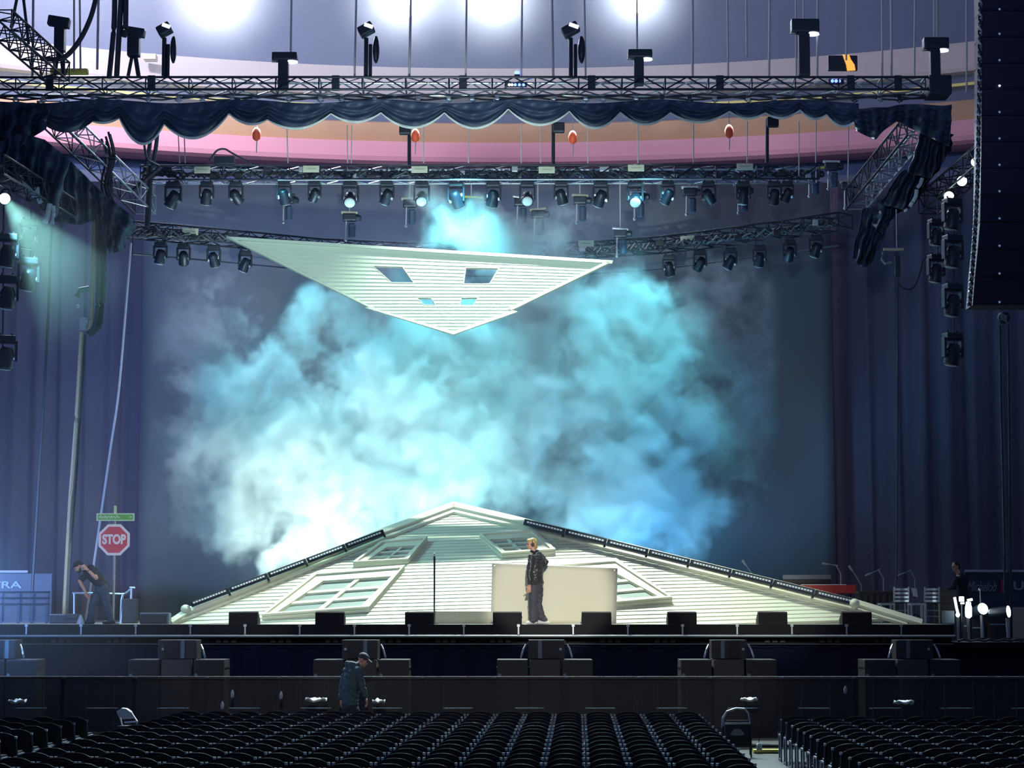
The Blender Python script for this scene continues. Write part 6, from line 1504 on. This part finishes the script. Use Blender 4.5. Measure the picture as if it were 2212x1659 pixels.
# down lights on the gable from the rig (the hanging gable shades the upper part)
lamp('AREA', 'gable_downlight', (at(1090, 300, 48).x, 47.85, 14.2), 1050, (0.88, 1.0, 0.82), (at(1090, 300, 48).x, 46.4, 2.0), shape='RECTANGLE', size=2.2, size_y=0.10, spread=math.radians(84))
lamp('SPOT', 'board_spot', (1.4, 18, 9.0), 20000, (1.0, 0.97, 0.84), at(1190, 1285, 45.3), spot_size=math.radians(6.4), spot_blend=0.5, shadow_soft_size=0.1)
lamp('SPOT', 'gable_fill', (-2.0, 14, 12), 3200, (1.0, 0.95, 0.88), at(1050, 1240, 47), spot_size=math.radians(34), spot_blend=0.5, shadow_soft_size=0.4)
lamp('SPOT', 'added_corner_spot', (4.0, 18, 9.0), 11000, (0.95, 1.0, 0.82), at(1620, 1290, 46.5), spot_size=math.radians(8.6), spot_blend=0.7, shadow_soft_size=0.1)  # extra unseen front spots, added to brighten the gable's lower corners
lamp('SPOT', 'added_corner_spot', (-4.0, 18, 9.0), 7000, (0.98, 1.0, 0.84), at(560, 1300, 46.5), spot_size=math.radians(6.5), spot_blend=0.8, shadow_soft_size=0.1)
lamp('SPOT', 'added_sign_spot', (-3.5, 17, 8.0), 7500, (1.0, 0.94, 0.86), at(222, 1195, 45.1), spot_size=math.radians(6.0), spot_blend=0.6, shadow_soft_size=0.1)  # unseen spot added to brighten the stop sign
# flood on the hanging gable
lamp('SPOT', 'hanging_gable_spot', (-1.0, 22, 3.5), 17500, (0.80, 1.0, 0.92), at(940, 600, 49), spot_size=math.radians(24), spot_blend=0.35, shadow_soft_size=0.3)
lamp('SPOT', 'added_front_light', (0, 8, 7), 9000, (0.55, 0.72, 1.0), at(1106, 200, 46), spot_size=math.radians(36), spot_blend=0.7, shadow_soft_size=0.6)  # unseen front light, added to bring out chains, trusses and drapes
# stage rig back light over the house seats
lamp('AREA', 'rig_backlight', at(1106, 260, 47), 1700, (0.70, 0.90, 1.0), (0, 33, 0), shape='RECTANGLE', size=16, size_y=0.5, spread=math.radians(75))
# bowl lights
for px in (480, 870, 1070, 1375):
    lamp('POINT', 'flood_bulb', at(px, -8, 69.5), 620, (0.58, 0.73, 1.0), shadow_soft_size=0.35)
lamp('AREA', 'bowl_wash', (-4, 60, 27), 1750, (0.86, 0.80, 1.0), (-2, 80, 18), shape='RECTANGLE', size=26, size_y=1.0)
lamp('POINT', 'bowl_corner_light', at(120, -260, 66), 12000, (0.84, 0.84, 1.0), shadow_soft_size=0.5)
# left hand blue wash
lamp('SPOT', 'blue_side_lamp', at(-420, 1180, 43), 4500, (0.25, 0.45, 1.0), at(420, 1150, 56), spot_size=math.radians(80), spot_blend=0.8, shadow_soft_size=0.3)
lamp('AREA', 'backdrop_wash', at(700, 330, 55), 230, (0.45, 0.62, 1.0), at(700, 900, 58), shape='RECTANGLE', size=16, size_y=0.5)
def haze(name, label, p0, p1, dens, soft=True):
    m = bpy.data.materials.new(name + '_air'); m.use_nodes = True; nt = m.node_tree; nt.nodes.clear()
    v = nt.nodes.new('ShaderNodeVolumeScatter'); o = nt.nodes.new('ShaderNodeOutputMaterial'); v.inputs['Density'].default_value = dens
    a, b = Vector(p0), Vector(p1); c = (a + b) / 2; h = Vector((abs(b.x - a.x), abs(b.y - a.y), abs(b.z - a.z))) / 2
    if soft:      # density fades out towards the border of the cloud
        tc = nt.nodes.new('ShaderNodeTexCoord'); d = nt.nodes.new('ShaderNodeVectorMath'); d.operation = 'DIVIDE'; d.inputs[1].default_value = h
        l = nt.nodes.new('ShaderNodeVectorMath'); l.operation = 'LENGTH'
        r = nt.nodes.new('ShaderNodeMapRange'); r.interpolation_type = 'SMOOTHSTEP'; r.inputs[1].default_value = 1.0; r.inputs[2].default_value = 0.15; r.inputs[3].default_value = 0.0; r.inputs[4].default_value = dens
        nt.links.new(tc.outputs['Object'], d.inputs[0]); nt.links.new(d.outputs[0], l.inputs[0]); nt.links.new(l.outputs['Value'], r.inputs[0]); nt.links.new(r.outputs[0], v.inputs['Density'])
    nt.links.new(v.outputs[0], o.inputs['Volume'])
    mb = MB()
    if soft: mb.ball((0, 0, 0), h, 20)
    else: mb.box((0, 0, 0), h * 2)
    ob = mb.build(name, m); ob.location = c
    return tag(ob, label, 'haze', kind='stuff')
a = at(-250, 262, 68); b = at(2500, -300, 68)
haze('roof_haze', 'thin haze glowing around the flood lamps under the roof', (a.x, 66.5, a.z), (b.x, 72.5, b.z), 0.03, False)
for i, px in enumerate((480, 868, 1068, 1376)):
    c = at(px, -8, 69.4)
    haze('flood_glow', 'hazy glow around the arena flood lamp, %s from the left' % ORD[i + 1], c - Vector((2.6, 1.4, 2.6)), c + Vector((2.6, 1.0, 2.6)), 0.34)
a = at(-230, 820, 45); b = at(330, 330, 45)
haze('beam_haze', 'thin haze catching the teal lamp beam at the left', (a.x, 43.4, a.z), (b.x, 46.6, b.z), 0.07)
lamp('SPOT', 'teal_beam', at(12, 431, 44.05), 2600, (0.40, 1.0, 0.95), at(120, 575, 45.0), spot_size=math.radians(52), spot_blend=0.25, shadow_soft_size=0.08)
a = at(-620, 1900, 40.3); b = at(560, 560, 40.3)
haze('flare_haze', 'added blue-lit haze making a flare glow at the left edge', (a.x, 39.4, a.z), (b.x, 41.6, b.z), 0.06)  # haze volume added to give a lens-flare glow
lamp('POINT', 'flare_haze_lamp', at(-80, 1250, 40.6), 330, (0.20, 0.45, 1.0), shadow_soft_size=0.1)  # unseen lamp added to light the flare haze
SC.view_settings.view_transform = 'Standard'
SC.view_settings.look = 'None'
SC.view_settings.exposure = 0.0
SC.view_settings.gamma = 1.0
SC.cycles.max_bounces = 6
SC.cycles.diffuse_bounces = 2
SC.cycles.glossy_bounces = 2
SC.cycles.transparent_max_bounces = 12
SC.cycles.transmission_bounces = 2
SC.cycles.volume_bounces = VBOUNCE
SC.cycles.caustics_reflective = False
SC.cycles.caustics_refractive = False
SC.cycles.volume_step_rate = 2.0
SC.cycles.sample_clamp_indirect = 3.0
